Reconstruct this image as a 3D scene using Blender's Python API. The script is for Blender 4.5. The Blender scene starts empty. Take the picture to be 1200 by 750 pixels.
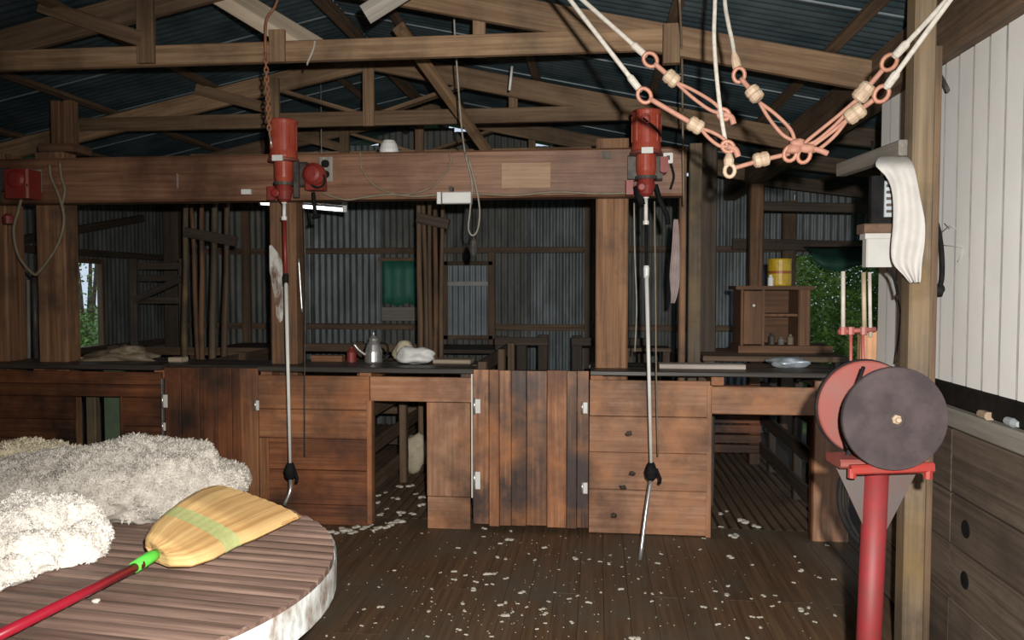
import bpy, bmesh, math, random
from mathutils import Vector, Matrix, noise
random.seed(7)
C = bpy.context.scene.collection
# ------------------------------------------------------------------ camera
F = 930.0                                    # focal length in pixels of a 1200 px wide frame
YAW, PITCH, EYE = math.atan(100/F), math.atan(40/F), Vector((0, 0, 1.65))
FW = Vector((-math.sin(YAW)*math.cos(PITCH), math.cos(YAW)*math.cos(PITCH), -math.sin(PITCH)))
RT = Vector((math.cos(YAW), math.sin(YAW), 0))
UP = RT.cross(FW)
cd = bpy.data.cameras.new('camera'); cam = bpy.data.objects.new('camera', cd); C.objects.link(cam)
cd.sensor_width = 36; cd.sensor_fit = 'HORIZONTAL'; cd.lens = F/1200*36; cd.clip_start = .02
cam.matrix_world = Matrix(((RT.x, UP.x, -FW.x, EYE.x), (RT.y, UP.y, -FW.y, EYE.y), (RT.z, UP.z, -FW.z, EYE.z), (0, 0, 0, 1)))
bpy.context.scene.camera = cam
vs = bpy.context.scene.view_settings
vs.view_transform = 'Standard'; vs.look = 'None'; vs.gamma = 1; vs.use_curve_mapping = False; vs.exposure = 0.15
# ------------------------------------------------------------------ daylight outside
w = bpy.data.worlds.new('daylight'); bpy.context.scene.world = w; w.use_nodes = True
bg = w.node_tree.nodes['Background']; bg.inputs[0].default_value = (.72, .85, 1, 1); bg.inputs[1].default_value = .75
# the flash on the camera that took the photograph
fl = bpy.data.lights.new('camera_flash', 'SPOT'); fl.energy = 820; fl.color = (1, .965, .90)
fl.spot_size = math.radians(114); fl.spot_blend = 1.0; fl.shadow_soft_size = .022
flo = bpy.data.objects.new('camera_flash', fl); C.objects.link(flo); flo.location = (.11, -.03, 1.79)
flo.rotation_euler = (Vector((-.01, 1, -.21))).to_track_quat('-Z', 'Y').to_euler()

def at(x, y, Y):                             # the point at depth Y seen at a pixel of the photograph
    d = FW*F + RT*(x-600) + UP*(375-y); return EYE + d*(Y/d.y)
def at_z(x, y, Z):
    d = FW*F + RT*(x-600) + UP*(375-y); return EYE + d*((Z-EYE.z)/d.z)
def at_x(x, y, X):
    d = FW*F + RT*(x-600) + UP*(375-y); return EYE + d*(X/d.x)

# ------------------------------------------------------------------ materials
def nodes(name, rough=.6, metal=0.0):
    m = bpy.data.materials.new(name); m.use_nodes = True
    nt = m.node_tree; b = nt.nodes['Principled BSDF']
    b.inputs['Roughness'].default_value = rough; b.inputs['Metallic'].default_value = metal
    return m, nt, b
def c4(c): return (c[0], c[1], c[2], 1)
def N(nt, t, **kw):
    n = nt.nodes.new(t)
    for k, v in kw.items(): setattr(n, k, v)
    return n
def mixc(nt, fac, a, b, mode='MIX'):
    n = N(nt, 'ShaderNodeMix', data_type='RGBA', blend_type=mode)
    for s, v in ((n.inputs[0], fac), (n.inputs[6], a), (n.inputs[7], b)):
        if hasattr(v, 'links'): nt.links.new(v, s)
        else: s.default_value = v if isinstance(v, float) else c4(v)
    return n.outputs[2]
def rampn(nt, src, p0, p1):
    r = N(nt, 'ShaderNodeMapRange'); r.inputs[1].default_value = p0; r.inputs[2].default_value = p1
    nt.links.new(src, r.inputs[0]); return r.outputs[0]
def noisen(nt, vec, scale, detail=4, rough=.6):
    n = N(nt, 'ShaderNodeTexNoise'); n.inputs['Scale'].default_value = scale
    n.inputs['Detail'].default_value = detail; n.inputs['Roughness'].default_value = rough
    nt.links.new(vec, n.inputs['Vector']); return n.outputs['Fac']
def wood(name, dark, light, rough=.75, stain=(.02, .015, .01), amt=.6, sc=1.6, lo=.48, hi=.66, bump=.25, vary=.35, tint=None):
    m, nt, b = nodes(name, rough)
    a = N(nt, 'ShaderNodeAttribute', attribute_name='grain')
    oi = N(nt, 'ShaderNodeObjectInfo')
    add = N(nt, 'ShaderNodeVectorMath', operation='MULTIPLY_ADD')
    cx = N(nt, 'ShaderNodeCombineXYZ')
    for i in range(3): nt.links.new(oi.outputs['Random'], cx.inputs[i])
    nt.links.new(cx.outputs[0], add.inputs[0]); add.inputs[1].default_value = (37, 53, 71); nt.links.new(a.outputs['Vector'], add.inputs[2])
    mp = N(nt, 'ShaderNodeVectorMath', operation='MULTIPLY'); nt.links.new(add.outputs[0], mp.inputs[0]); mp.inputs[1].default_value = (1.3, 38, 38)
    g = noisen(nt, mp.outputs[0], 1.0, 6, .65)
    col = mixc(nt, rampn(nt, g, .36, .64), dark, light)
    # board to board differences
    hs = N(nt, 'ShaderNodeHueSaturation'); nt.links.new(col, hs.inputs['Color'])
    mr = N(nt, 'ShaderNodeMapRange'); nt.links.new(oi.outputs['Random'], mr.inputs[0]); mr.inputs[3].default_value = 1-vary; mr.inputs[4].default_value = 1+vary*.7
    nt.links.new(mr.outputs[0], hs.inputs['Value'])
    ge = N(nt, 'ShaderNodeNewGeometry')
    s1 = noisen(nt, ge.outputs['Position'], sc, 6, .62)
    base_ = hs.outputs[0]
    if tint:
        s2 = noisen(nt, ge.outputs['Position'], 3.7, 5, .6)
        mp2 = N(nt, 'ShaderNodeVectorMath', operation='ADD'); nt.links.new(ge.outputs['Position'], mp2.inputs[0]); mp2.inputs[1].default_value = (7, 3, 5)
        s3 = noisen(nt, mp2.outputs[0], 2.6, 5, .65)
        base_ = mixc(nt, rampn(nt, s2, .45, .7), base_, tint[0]); base_ = mixc(nt, rampn(nt, s3, .52, .72), base_, tint[1])
    f = N(nt, 'ShaderNodeMath', operation='MULTIPLY'); nt.links.new(rampn(nt, s1, lo, hi), f.inputs[0]); f.inputs[1].default_value = amt
    col = mixc(nt, f.outputs[0], base_, stain)
    nt.links.new(col, b.inputs['Base Color'])
    bp = N(nt, 'ShaderNodeBump'); bp.inputs['Strength'].default_value = bump; bp.inputs['Distance'].default_value = .01
    nt.links.new(g, bp.inputs['Height']); nt.links.new(bp.outputs[0], b.inputs['Normal'])
    return m
def mottled(name, c1, c2, rough=.6, metal=0.0, sc=8, lo=.4, hi=.65, bump=0.0, stretch=(1, 1, 1)):
    m, nt, b = nodes(name, rough, metal)
    ge = N(nt, 'ShaderNodeNewGeometry')
    mp = N(nt, 'ShaderNodeVectorMath', operation='MULTIPLY'); nt.links.new(ge.outputs['Position'], mp.inputs[0]); mp.inputs[1].default_value = stretch
    s = noisen(nt, mp.outputs[0], sc, 6, .62)
    nt.links.new(mixc(nt, rampn(nt, s, lo, hi), c1, c2), b.inputs['Base Color'])
    if bump:
        bp = N(nt, 'ShaderNodeBump'); bp.inputs['Strength'].default_value = bump; bp.inputs['Distance'].default_value = .01
        nt.links.new(s, bp.inputs['Height']); nt.links.new(bp.outputs[0], b.inputs['Normal'])
    return m
def dull(*names):
    for n in names: M[n].node_tree.nodes['Principled BSDF'].inputs['Specular IOR Level'].default_value = .12
def glow(name, col, s):
    m, nt, b = nodes(name); b.inputs['Emission Color'].default_value = c4(col); b.inputs['Emission Strength'].default_value = s
    return m
M = {}
M['truss'] = wood('truss_timber', (.16, .09, .046), (.29, .185, .105), amt=.55)
M['pale'] = wood('pale_timber', (.36, .28, .20), (.5, .41, .31), amt=.2)
M['grey'] = wood('weathered_timber', (.18, .165, .14), (.29, .265, .23), amt=.35)
M['pen'] = wood('pen_boards', (.24, .085, .034), (.47, .215, .10), rough=.6, stain=(.028, .017, .012), amt=.92, sc=1.5, lo=.43, hi=.68, vary=.3, tint=((.42, .15, .05), (.16, .075, .045)))
M['pen_tan'] = wood('dusty_pen_boards', (.27, .125, .065), (.47, .255, .15), rough=.65, stain=(.05, .028, .019), amt=.9, sc=1.9, lo=.47, hi=.70, vary=.15, tint=((.46, .20, .085), (.23, .10, .055)))
M['tar'] = mottled('near_black_band', (.008, .007, .006), (.016, .014, .012), rough=.8, sc=8)
M['plank_white'] = wood('whitish_plank', (.42, .34, .29), (.62, .54, .48), amt=.2)
M['pen_dark'] = wood('greasy_pen_boards', (.11, .034, .014), (.27, .10, .040), rough=.55, stain=(.014, .009, .007), amt=.92, sc=1.5, lo=.40, hi=.66, tint=((.24, .075, .025), (.07, .03, .018)))
M['gate'] = wood('gate_boards', (.14, .055, .026), (.44, .20, .085), rough=.5, stain=(.034, .024, .026), amt=.92, sc=1.9, lo=.45, hi=.64, vary=.75, tint=((.38, .15, .05), (.13, .07, .06)))
M['beam'] = wood('red_brown_beam', (.19, .082, .042), (.36, .19, .11), rough=.55, stain=(.06, .022, .012), amt=.8, sc=1.3, lo=.42, hi=.62)
M['post'] = wood('brown_post', (.13, .060, .028), (.29, .15, .075), stain=(.03, .025, .022), amt=.7, sc=2.2)
M['post_tan'] = wood('tan_post', (.10, .070, .044), (.185, .135, .085), amt=.55, sc=2.2, tint=((.20, .13, .055), (.12, .09, .065)))
M['dark'] = wood('dark_timber', (.035, .024, .016), (.085, .058, .038), amt=.5)
M['dark_brown'] = wood('dark_brown_timber', (.075, .045, .026), (.16, .10, .058), amt=.5)
M['ledge'] = wood('greasy_ledge', (.03, .024, .020), (.075, .06, .05), rough=.45, amt=.4)
M['floor'] = wood('shearing_floor', (.070, .038, .020), (.155, .088, .044), rough=.6, stain=(.095, .080, .058), amt=.85, sc=1.6, lo=.42, hi=.64, vary=.15)
M['wains'] = wood('grey_brown_boards', (.075, .052, .038), (.15, .112, .085), amt=.5, sc=2.0)
M['slat'] = wood('table_slat', (.11, .068, .052), (.26, .17, .135), rough=.6, stain=(.10, .06, .045), amt=.5, sc=2.5, vary=.2)
M['cupboard'] = wood('cupboard_boards', (.14, .062, .028), (.27, .13, .062), amt=.35)
M['roof'] = mottled('roof_iron', (.035, .058, .068), (.075, .105, .12), rough=.5, metal=.35, sc=3)
M['roof_edge_lit'] = mottled('roof_iron_lap_lit', (.16, .20, .22), (.24, .28, .30), rough=.5, metal=.3, sc=4)  # lap edges catching the flash, put into a paler iron colour
M['iron'] = mottled('grey_iron', (.09, .104, .108), (.165, .188, .20), rough=.5, metal=.25, sc=2.5, stretch=(3, 3, 1))
M['iron_dark'] = mottled('dull_iron', (.07, .075, .07), (.13, .13, .125), rough=.6, metal=.2, sc=2.5, stretch=(3, 3, 1))
M['white_iron'] = mottled('white_painted_iron', (.74, .73, .71), (.86, .85, .83), rough=.5, sc=2.2, lo=.3, hi=.6, stretch=(1, 1, .5))
M['red'] = mottled('red_enamel', (.34, .05, .028), (.42, .09, .055), rough=.35, sc=14, lo=.4, hi=.7)
M['red_dark'] = mottled('chipped_red_paint', (.24, .026, .020), (.17, .045, .035), rough=.45, sc=18, lo=.5, hi=.7)
M['red_post'] = mottled('crimson_paint', (.20, .014, .018), (.14, .02, .02), rough=.6, sc=9)
M['red_pale'] = mottled('dusty_red_paint', (.20, .042, .034), (.17, .06, .05), rough=.55, sc=9)
M['disc'] = mottled('emery_disc', (.036, .029, .031), (.060, .046, .047), rough=.8, sc=10)
M['steel'] = mottled('bright_steel', (.62, .61, .60), (.5, .49, .48), rough=.3, metal=.75, sc=30)
M['white_paint'] = mottled('white_enamel', (.75, .74, .71), (.66, .65, .61), rough=.4, sc=9)
M['white_plastic'] = mottled('white_plastic', (.72, .72, .70), (.66, .66, .64), rough=.45, sc=5)
M['rim'] = mottled('rusty_white_rim', (.66, .70, .70), (.20, .13, .085), rough=.5, sc=13, lo=.48, hi=.68, stretch=(1, 1, .5))
M['black'] = mottled('black_rubber', (.008, .008, .009), (.016, .016, .016), rough=.75, sc=12)
M['dark_metal'] = mottled('dark_steel', (.06, .058, .055), (.12, .10, .09), rough=.5, metal=.3, sc=14)
M['gusset'] = mottled('worn_steel_plate', (.09, .075, .072), (.11, .06, .052), rough=.5, metal=.2, sc=8)
M['rope'] = mottled('white_cord', (.42, .39, .35), (.33, .30, .26), rough=.9, sc=60)
M['pink'] = mottled('pink_rubber_cord', (.31, .15, .105), (.25, .115, .08), rough=.7, sc=40)
M['copper'] = mottled('orange_ring', (.31, .14, .09), (.25, .105, .065), rough=.5, sc=40)
M['toggle'] = mottled('cream_toggle', (.36, .27, .19), (.28, .20, .135), rough=.6, sc=40)
M['wire'] = mottled('grey_wire', (.32, .29, .25), (.24, .21, .18), rough=.6, sc=20)
M['tan_cable'] = mottled('tan_cable', (.24, .19, .13), (.18, .14, .09), rough=.6, sc=20)
M['straw'] = wood('broom_straw', (.47, .26, .095), (.70, .46, .20), rough=.7, amt=.0, bump=.6, vary=0)
M['straw_tip'] = mottled('broom_straw_tips', (.30, .14, .045), (.42, .22, .07), rough=.7, sc=26)
M['green_thread'] = mottled('pale_green_stitching', (.40, .42, .16), (.46, .47, .22), rough=.8, sc=60)
M['green'] = mottled('green_plastic', (.10, .55, .06), (.12, .62, .09), rough=.3, sc=9)
M['crimson'] = mottled('crimson_handle', (.33, .012, .03), (.38, .018, .035), rough=.3, sc=9)
M['fleece_grey'] = mottled('grey_fleece', (.35, .32, .28), (.53, .49, .44), rough=1, sc=24, lo=.35, hi=.65)
M['fleece_white'] = mottled('white_fleece', (.76, .70, .63), (.90, .86, .80), rough=1, sc=14, lo=.3, hi=.6)
M['fleece_yellow'] = mottled('creamy_fleece', (.48, .41, .28), (.60, .53, .40), rough=1, sc=18, lo=.35, hi=.65)
M['wool'] = mottled('wool_scraps', (.62, .58, .50), (.46, .42, .35), rough=1, sc=9)
M['towel'] = mottled('white_towel', (.50, .48, .46), (.44, .42, .40), rough=.95, sc=12, bump=.15)
M['rag'] = mottled('pink_grey_rag', (.34, .26, .25), (.42, .34, .33), rough=.95, sc=12)
M['yellow_tin'] = mottled('yellow_tin', (.55, .38, .02), (.42, .25, .015), rough=.4, sc=18)
M['tin_red'] = mottled('tin_print', (.35, .07, .02), (.24, .10, .02), rough=.4, sc=20)
M['leaf'] = mottled('leaves', (.09, .19, .03), (.20, .34, .07), rough=.5, sc=3)
M['leaf_dark'] = mottled('dark_leaves', (.05, .11, .025), (.11, .20, .05), rough=.5, sc=3)
M['bark'] = mottled('bark', (.10, .07, .05), (.16, .12, .09), rough=.9, sc=12)
M['grass'] = mottled('paddock_grass', (.10, .17, .04), (.20, .24, .08), rough=.9, sc=2)
M['earth'] = mottled('earth', (.06, .045, .03), (.09, .07, .045), rough=.95, sc=2)
M['tarp'] = mottled('green_shade_cloth', (.01, .055, .035), (.02, .09, .06), rough=.6, sc=6)
M['blind'] = mottled('green_blind', (.02, .13, .09), (.03, .17, .12), rough=.6, sc=6)
M['green_post'] = mottled('green_painted_post', (.09, .13, .08), (.12, .16, .10), rough=.6, sc=12)
M['patch'] = wood('bare_timber', (.30, .19, .12), (.42, .28, .18), amt=.3)
M['limewash'] = mottled('limewash', (.62, .60, .56), (.16, .09, .055), rough=.8, sc=9, lo=.42, hi=.62, stretch=(2.2, 1, .7))
M['groove'] = mottled('dark_groove', (.16, .155, .15), (.24, .23, .22), rough=.7, sc=5)  # darker grey for the groove faces of the white sheets
M['iron_hatch'] = mottled('hatch_iron', (.15, .175, .19), (.21, .24, .26), rough=.5, metal=.2, sc=3)
M['strip_pale'] = mottled('pale_strip', (.34, .34, .33), (.26, .26, .25), rough=.7, sc=6)
M['tub'] = mottled('dull_white_plastic', (.50, .49, .47), (.44, .43, .41), rough=.5, sc=6)
M['tube'] = glow('lit_tube', (1, .95, 1), 3.2)
dull('black', 'disc', 'tar', 'dark_metal')
M['rust'] = mottled('rusty_chain', (.28, .12, .06), (.20, .08, .04), rough=.8, sc=30)
M['chalk'] = mottled('pencil_mark', (.40, .39, .38), (.34, .33, .32), rough=.9, sc=30)
M['silver'] = mottled('silver_face', (.55, .60, .64), (.45, .50, .54), rough=.4, metal=.4, sc=10)
M['dung'] = mottled('brown_shelf', (.11, .065, .04), (.17, .10, .07), rough=.9, sc=12)

# ------------------------------------------------------------------ mesh builder
WL = {}
class MB:
    def __init__(s): s.v, s.f, s.g, s.sm = [], [], [], []
    def add(s, vs, fs, gs=None, smooth=False):
        o = len(s.v); s.v += [Vector(p) for p in vs]; s.g += [Vector(p) for p in (gs or vs)]
        s.f += [tuple(o+i for i in q) for q in fs]; s.sm += [smooth]*len(fs); return s
    def bar(s, p0, p1, w, h, ch=None, up=(0, 0, 1), skew=0):
        """squared timber from p0 to p1 with chamfered edges; w across, h along up"""
        p0, p1 = Vector(p0), Vector(p1); d = (p1-p0); L = d.length; d.normalize(); u = Vector(up)
        if abs(d.dot(u)) > .98: u = Vector((0, 1, 0))
        a = d.cross(u).normalized(); u = a.cross(d)
        if ch is None: ch = min(w, h)*.1
        x, y = w/2, h/2
        sec = [(-x+ch, -y), (x-ch, -y), (x, -y+ch), (x, y-ch), (x-ch, y), (-x+ch, y), (-x, y-ch), (-x, -y+ch)]
        vs, gs = [], []
        for t, p in ((0, p0), (L, p1)):
            for (i, j) in sec: vs.append(p+a*i+u*j); gs.append((t, i, j))
        fs = [(k, (k+1) % 8, 8+(k+1) % 8, 8+k) for k in range(8)] + [tuple(range(7, -1, -1)), tuple(range(8, 16))]
        return s.add(vs, fs, gs)
    def box(s, x0, x1, y0, y1, z0, z1, ch=None):
        """axis-aligned board; grain runs along its longest side"""
        dx, dy, dz = x1-x0, y1-y0, z1-z0; cx, cy, cz = (x0+x1)/2, (y0+y1)/2, (z0+z1)/2
        if dx >= dy and dx >= dz: return s.bar((x0, cy, cz), (x1, cy, cz), dy, dz, ch)
        if dy >= dz: return s.bar((cx, y0, cz), (cx, y1, cz), dx, dz, ch)
        return s.bar((cx, cy, z0), (cx, cy, z1), dx, dy, ch, up=(0, 1, 0))
    def tube(s, pts, r, n=8, cap=True, closed=False):
        pts = [Vector(p) for p in pts]; R = r if isinstance(r, (list, tuple)) else [r]*len(pts); m = len(pts)
        vs, gs, fs = [], [], []; prev = None; L = 0
        for i, p in enumerate(pts):
            if closed: d = pts[(i+1) % m]-pts[i-1]
            else: d = pts[min(i+1, m-1)]-pts[max(i-1, 0)]
            d.normalize()
            if prev is None: a = d.orthogonal().normalized()
            else: a = (prev-d*prev.dot(d)).normalized()
            prev = a; b = d.cross(a)
            if i: L += (p-pts[i-1]).length
            for k in range(n):
                t = 2*math.pi*k/n; q = a*math.cos(t)*R[i]+b*math.sin(t)*R[i]; vs.append(p+q); gs.append((L, math.cos(t)*R[i], math.sin(t)*R[i]))
        for i in range(m if closed else m-1):
            j = (i+1) % m
            for k in range(n): fs.append((i*n+k, i*n+(k+1) % n, j*n+(k+1) % n, j*n+k))
        s.add(vs, fs, gs, True)
        if cap and not closed:
            o = len(s.v)-m*n
            s.f += [tuple(o+k for k in range(n-1, -1, -1)), tuple(o+(m-1)*n+k for k in range(n))]; s.sm += [False, False]
        return s
    def lathe(s, c, axis, prof, n=24):
        """prof: (distance along axis, radius) pairs; flat shaded rings are given by doubled points"""
        c, d = Vector(c), Vector(axis).normalized(); a = d.orthogonal().normalized(); b = d.cross(a)
        vs, fs = [], []; m = len(prof)
        for (t, r) in prof:
            for k in range(n):
                q = 2*math.pi*k/n; vs.append(c+d*t+(a*math.cos(q)+b*math.sin(q))*r)
        for i in range(m-1):
            for k in range(n): fs.append((i*n+k, i*n+(k+1) % n, (i+1)*n+(k+1) % n, (i+1)*n+k))
        fs += [tuple(range(n-1, -1, -1)), tuple((m-1)*n+k for k in range(n))]
        return s.add(vs, fs, None, False if n < 12 else False)
    def prism(s, poly, off):
        poly = [Vector(p) for p in poly]; off = Vector(off); n = len(poly)
        return s.add(poly+[p+off for p in poly], [tuple(range(n-1, -1, -1)), tuple(range(n, 2*n))]+[(k, (k+1) % n, n+(k+1) % n, n+k) for k in range(n)])
    def grid(s, rows, smooth=True, thick=None):
        m, n = len(rows), len(rows[0]); vs = [p for r in rows for p in r]
        return s.add(vs, [(i*n+j, i*n+j+1, (i+1)*n+j+1, (i+1)*n+j) for i in range(m-1) for j in range(n-1)], None, smooth)
    def blob(s, c, r, seed=0, amp=.35, sub=2, flat=False):
        bm = bmesh.new(); bmesh.ops.create_icosphere(bm, subdivisions=sub, radius=1)
        vs = []
        for v in bm.verts:
            k = 1+amp*noise.noise(v.co*1.7+Vector((seed*3.1, seed*1.7, 0))); q = v.co*k
            vs.append(Vector(c)+Vector((q.x*r[0], q.y*r[1], q.z*r[2])))
        bm.verts.index_update(); fs = [tuple(v.index for v in f.verts) for f in bm.faces]; bm.free()
        return s.add(vs, fs, None, True)
    def build(s, name, mat, parent=None, base=None, recalc=True):
        xs, ys, zs = [p.x for p in s.v], [p.y for p in s.v], [p.z for p in s.v]
        loc = Vector(base) if base is not None else Vector(((min(xs)+max(xs))/2, (min(ys)+max(ys))/2, min(zs)))
        me = bpy.data.meshes.new(name); me.from_pydata([p-loc for p in s.v], [], s.f)
        at_ = me.attributes.new('grain', 'FLOAT_VECTOR', 'POINT')
        at_.data.foreach_set('vector', [q for p in s.g for q in p])
        me.polygons.foreach_set('use_smooth', s.sm)
        if recalc:
            bm = bmesh.new(); bm.from_mesh(me); bmesh.ops.recalc_face_normals(bm, faces=bm.faces); bm.to_mesh(me); bm.free()
        me.materials.append(M[mat] if isinstance(mat, str) else mat)
        o = bpy.data.objects.new(name, me); C.objects.link(o); place(o, loc, parent); return o
def place(o, loc, parent=None):
    o.location = loc if parent is None else Vector(loc)-WL[parent.name]
    if parent is not None: o.parent = parent
    WL[o.name] = Vector(loc)
def tag(o, label, cat, group=None, kind=None):
    o['label'] = label; o['category'] = cat; o['kind'] = kind or 'thing'
    if group: o['group'] = group
    return o
def thing(name, label, cat, loc, group=None):
    o = bpy.data.objects.new(name, None); C.objects.link(o); o.empty_display_size = .05; place(o, Vector(loc)); return tag(o, label, cat, group)
def struct(o): o['kind'] = 'structure'; return o
def dup(o, delta, parent=None):
    """a copy of a thing with copies of its parts and their sub-parts"""
    c = o.copy(); C.objects.link(c)
    if parent is not None: c.parent = parent
    else: c.location = o.location+Vector(delta)
    WL[c.name] = WL[o.name]+Vector(delta)
    for ch in [x for x in bpy.data.objects if x.parent == o]: dup(ch, delta, c)
    return c
def bar(name, mat, p0, p1, w, h, parent=None, **kw): return MB().bar(p0, p1, w, h, **kw).build(name, mat, parent)
def box(name, mat, b, parent=None, ch=None): return MB().box(*b, ch=ch).build(name, mat, parent)
def rnd(a): return random.uniform(-a, a)
def curve_pts(pts, n=6):
    """smooth path through points (Catmull-Rom)"""
    P = [Vector(p) for p in pts]; P = [P[0]*2-P[1]]+P+[P[-1]*2-P[-2]]; out = []
    for i in range(1, len(P)-2):
        for k in range(n):
            t = k/n; a, b, c, d = P[i-1], P[i], P[i+1], P[i+2]
            out.append(.5*((2*b)+(c-a)*t+(2*a-5*b+4*c-d)*t*t+(3*b-a-3*c+d)*t**3))
    return out+[P[-2]]
def ring(c, r, tr, nrm, n=14, sx=1.0, long=None):
    nrm = Vector(nrm).normalized(); a = Vector(long).normalized() if long is not None else nrm.orthogonal().normalized()
    a = (a-nrm*a.dot(nrm)).normalized(); b = nrm.cross(a)
    return MB().tube([Vector(c)+a*math.cos(2*math.pi*k/n)*r*sx+b*math.sin(2*math.pi*k/n)*r for k in range(n)], tr, 6, closed=True)

# ================================================================== SETTING
XR, XL, YB, Y0 = 1.5, -5.2, 9.25, -2.5       # eave walls, back wall, and how far the shed is built behind the camera
RIDGE, PITCHK = -1.8, .212
def raf_low(x): return 2.65+PITCHK*((XR-RIDGE)-abs(x-RIDGE))   # underside of the rafters
# --- floor of boards, running away from the camera
fl_ = struct(MB().box(XL-.3, 6.2, Y0, YB+.1, -.10, -.045).build('floor', 'dark'))
k = 0; x = XL
first = None
while x < 1.72:
    cut = random.choice([2.9, 3.6, 4.2])
    for (a, b) in ((Y0, cut), (cut+.004, 5.46)):
        MB().box(x+.0006, x+.1304, a, b, -.045+rnd(.0012), rnd(.0008), .002).build('plank', 'floor', fl_)
    x += .131
g = MB(); x = XL
while x < 1.7:
    g.box(x, x+.05, 5.48, YB, -.045, -.004, .004); x += .072
sl = g.build('floor_grating', 'dark_brown', fl_); sl['kind'] = 'stuff'
MB().box(1.75, 6.2, 4.6, YB, -.045, -.02).build('earth_strip', 'earth', fl_)
gr = struct(MB().box(-40, 45, -30, 60, -.32, -.12).build('ground', 'grass'))

# --- corrugated sheets
def corr(L, W, pitch=.076, amp=.008, n=8, lip=0.0):
    """a sheet: waves along local x (width W), length along local y"""
    b = MB(); cols = int(round(W/pitch*n)); r0, r1 = [], []
    for i in range(cols+1):
        u = W*i/cols; z = amp*math.cos(2*math.pi*u/pitch); r0.append(Vector((u, 0, z))); r1.append(Vector((u, L, z)))
    b.grid([r0, r1]); return b
def ribbed(L, W, pitch=.131, groove=.019, dep=.012):
    b = MB(); r0, r1 = [], []; u = 0
    prof = []
    for i in range(int(round(W/pitch))):
        o = i*pitch; prof += [(o, 0), (o+pitch-groove, .002), (o+pitch-groove*.66, dep), (o+pitch-groove*.34, dep)]
    prof.append((W, 0))
    for (u, z) in prof: r0.append(Vector((u, 0, z))); r1.append(Vector((u, L, z)))
    b.grid([r0, r1], smooth=False); return b
def sheet(mesh_b, X, Yv, Zv, org, name, mat, parent):
    """lay a sheet built in (u, length, wave) space on the axes X, Yv, Zv at org"""
    b = MB(); X, Yv, Zv, org = Vector(X), Vector(Yv), Vector(Zv), Vector(org)
    b.add([org+X*p.x+Yv*p.y+Zv*p.z for p in mesh_b.v], mesh_b.f, [(p.y, p.x, p.z) for p in mesh_b.v], mesh_b.sm[0])
    return b.build(name, mat, parent, recalc=False)
# --- roof
ceil = struct(MB().bar((RIDGE, Y0, raf_low(RIDGE)+.17), (RIDGE, YB+.2, raf_low(RIDGE)+.17), .05, .10).build('ceiling', 'dark_brown'))
SW = .912
slope = math.hypot(1, PITCHK)
for side in (1, -1):
    L = (XR-RIDGE+.25 if side == 1 else RIDGE-XL+.25)*slope
    dvec = Vector((side, 0, -PITCHK)).normalized(); nv = Vector((side*PITCHK, 0, 1)).normalized()
    b0 = corr(L, SW); b1 = MB().grid([[p-Vector((0, 0, .004)) for p in b0.v[:len(b0.v)//2]], [p+Vector((0, 0, .012)) for p in b0.v[:len(b0.v)//2]]])
    y = Y0; ps = pl = None
    while y < YB+.2:
        org = Vector((RIDGE, y, raf_low(RIDGE)+.235))
        uv = Vector((0, 1, .009)).normalized()
        if ps is None:
            ps = sheet(b0, uv, dvec, nv, org, 'roof_sheet', 'roof', ceil)
            e = MB(); e.bar(org+Vector((0, 0, -.008)), org+dvec*L+Vector((0, 0, -.008)), .010, .010, .001, up=nv); pl = e.build('lap_edge', 'roof_edge_lit', ps)
            sb = (ps, y)
        else:
            c = ps.copy(); C.objects.link(c); c.location = ps.location+Vector((0, y-sb[1], 0)); WL[c.name] = WL[ps.name]+Vector((0, y-sb[1], 0))
            e = pl.copy(); C.objects.link(e); e.parent = c
        y += SW-.11
    # battens under the iron
    for q in (.45, 1.35, 2.25, 3.1):
        p = Vector((RIDGE, 0, raf_low(RIDGE)+.2))+dvec*q
        MB().bar((p.x, Y0, p.z), (p.x, YB+.1, p.z), .06, .035, up=nv).build('batten', 'dark_brown', ceil)
# --- right wall: ribbed white iron above, boards below, plate on top
wr = struct(MB().box(1.505, 1.60, Y0, 4.44, 1.136, 1.237).build('wall_right', 'tar'))  # near-black strip filling the band between white sheets and sill rail
b0 = ribbed(1.42, .131*6)
y = 4.455
while y > Y0:
    o = sheet(b0, (0, -1, 0), (0, 0, 1), (1, 0, 0), (1.502, y, 1.238), 'wall_sheet', 'white_iron', wr); y -= .131*6
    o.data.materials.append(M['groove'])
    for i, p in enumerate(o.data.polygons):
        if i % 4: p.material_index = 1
MB().box(1.555, 1.60, Y0, 4.44, .0, 1.13).build('backing_board', 'dark', wr)
for (z0, z1) in ((.775, 1.045), (.555, .768), (.325, .548), (.04, .318)):
    for (a, b) in ((Y0, 1.9), (1.905, 3.52), (3.525, 4.44)):
        MB().box(1.50+rnd(.003), 1.535, a, b, z0+rnd(.003), z1+rnd(.003), .005).build('plank', 'wains', wr)
MB().box(1.475, 1.535, Y0, 4.44, 1.055, 1.135, .008).build('sill_rail', 'grey', wr)
for (px, py) in ((1131, 620), (1130, 680)):
    c = at_x(px, py, 1.497); MB().lathe(c, (1, 0, 0), [(-.001, .025), (.0, .036), (.004, .038)], 16).build('knot_hole', 'black', wr)
MB().box(1.42, 1.56, Y0, YB+.1, 2.615, 2.86, .01).build('top_plate', 'dark_brown', wr)
MB().box(1.505, 1.57, 4.40, 4.46, 0, 2.62).build('end_stud', 'grey', wr)
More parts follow.
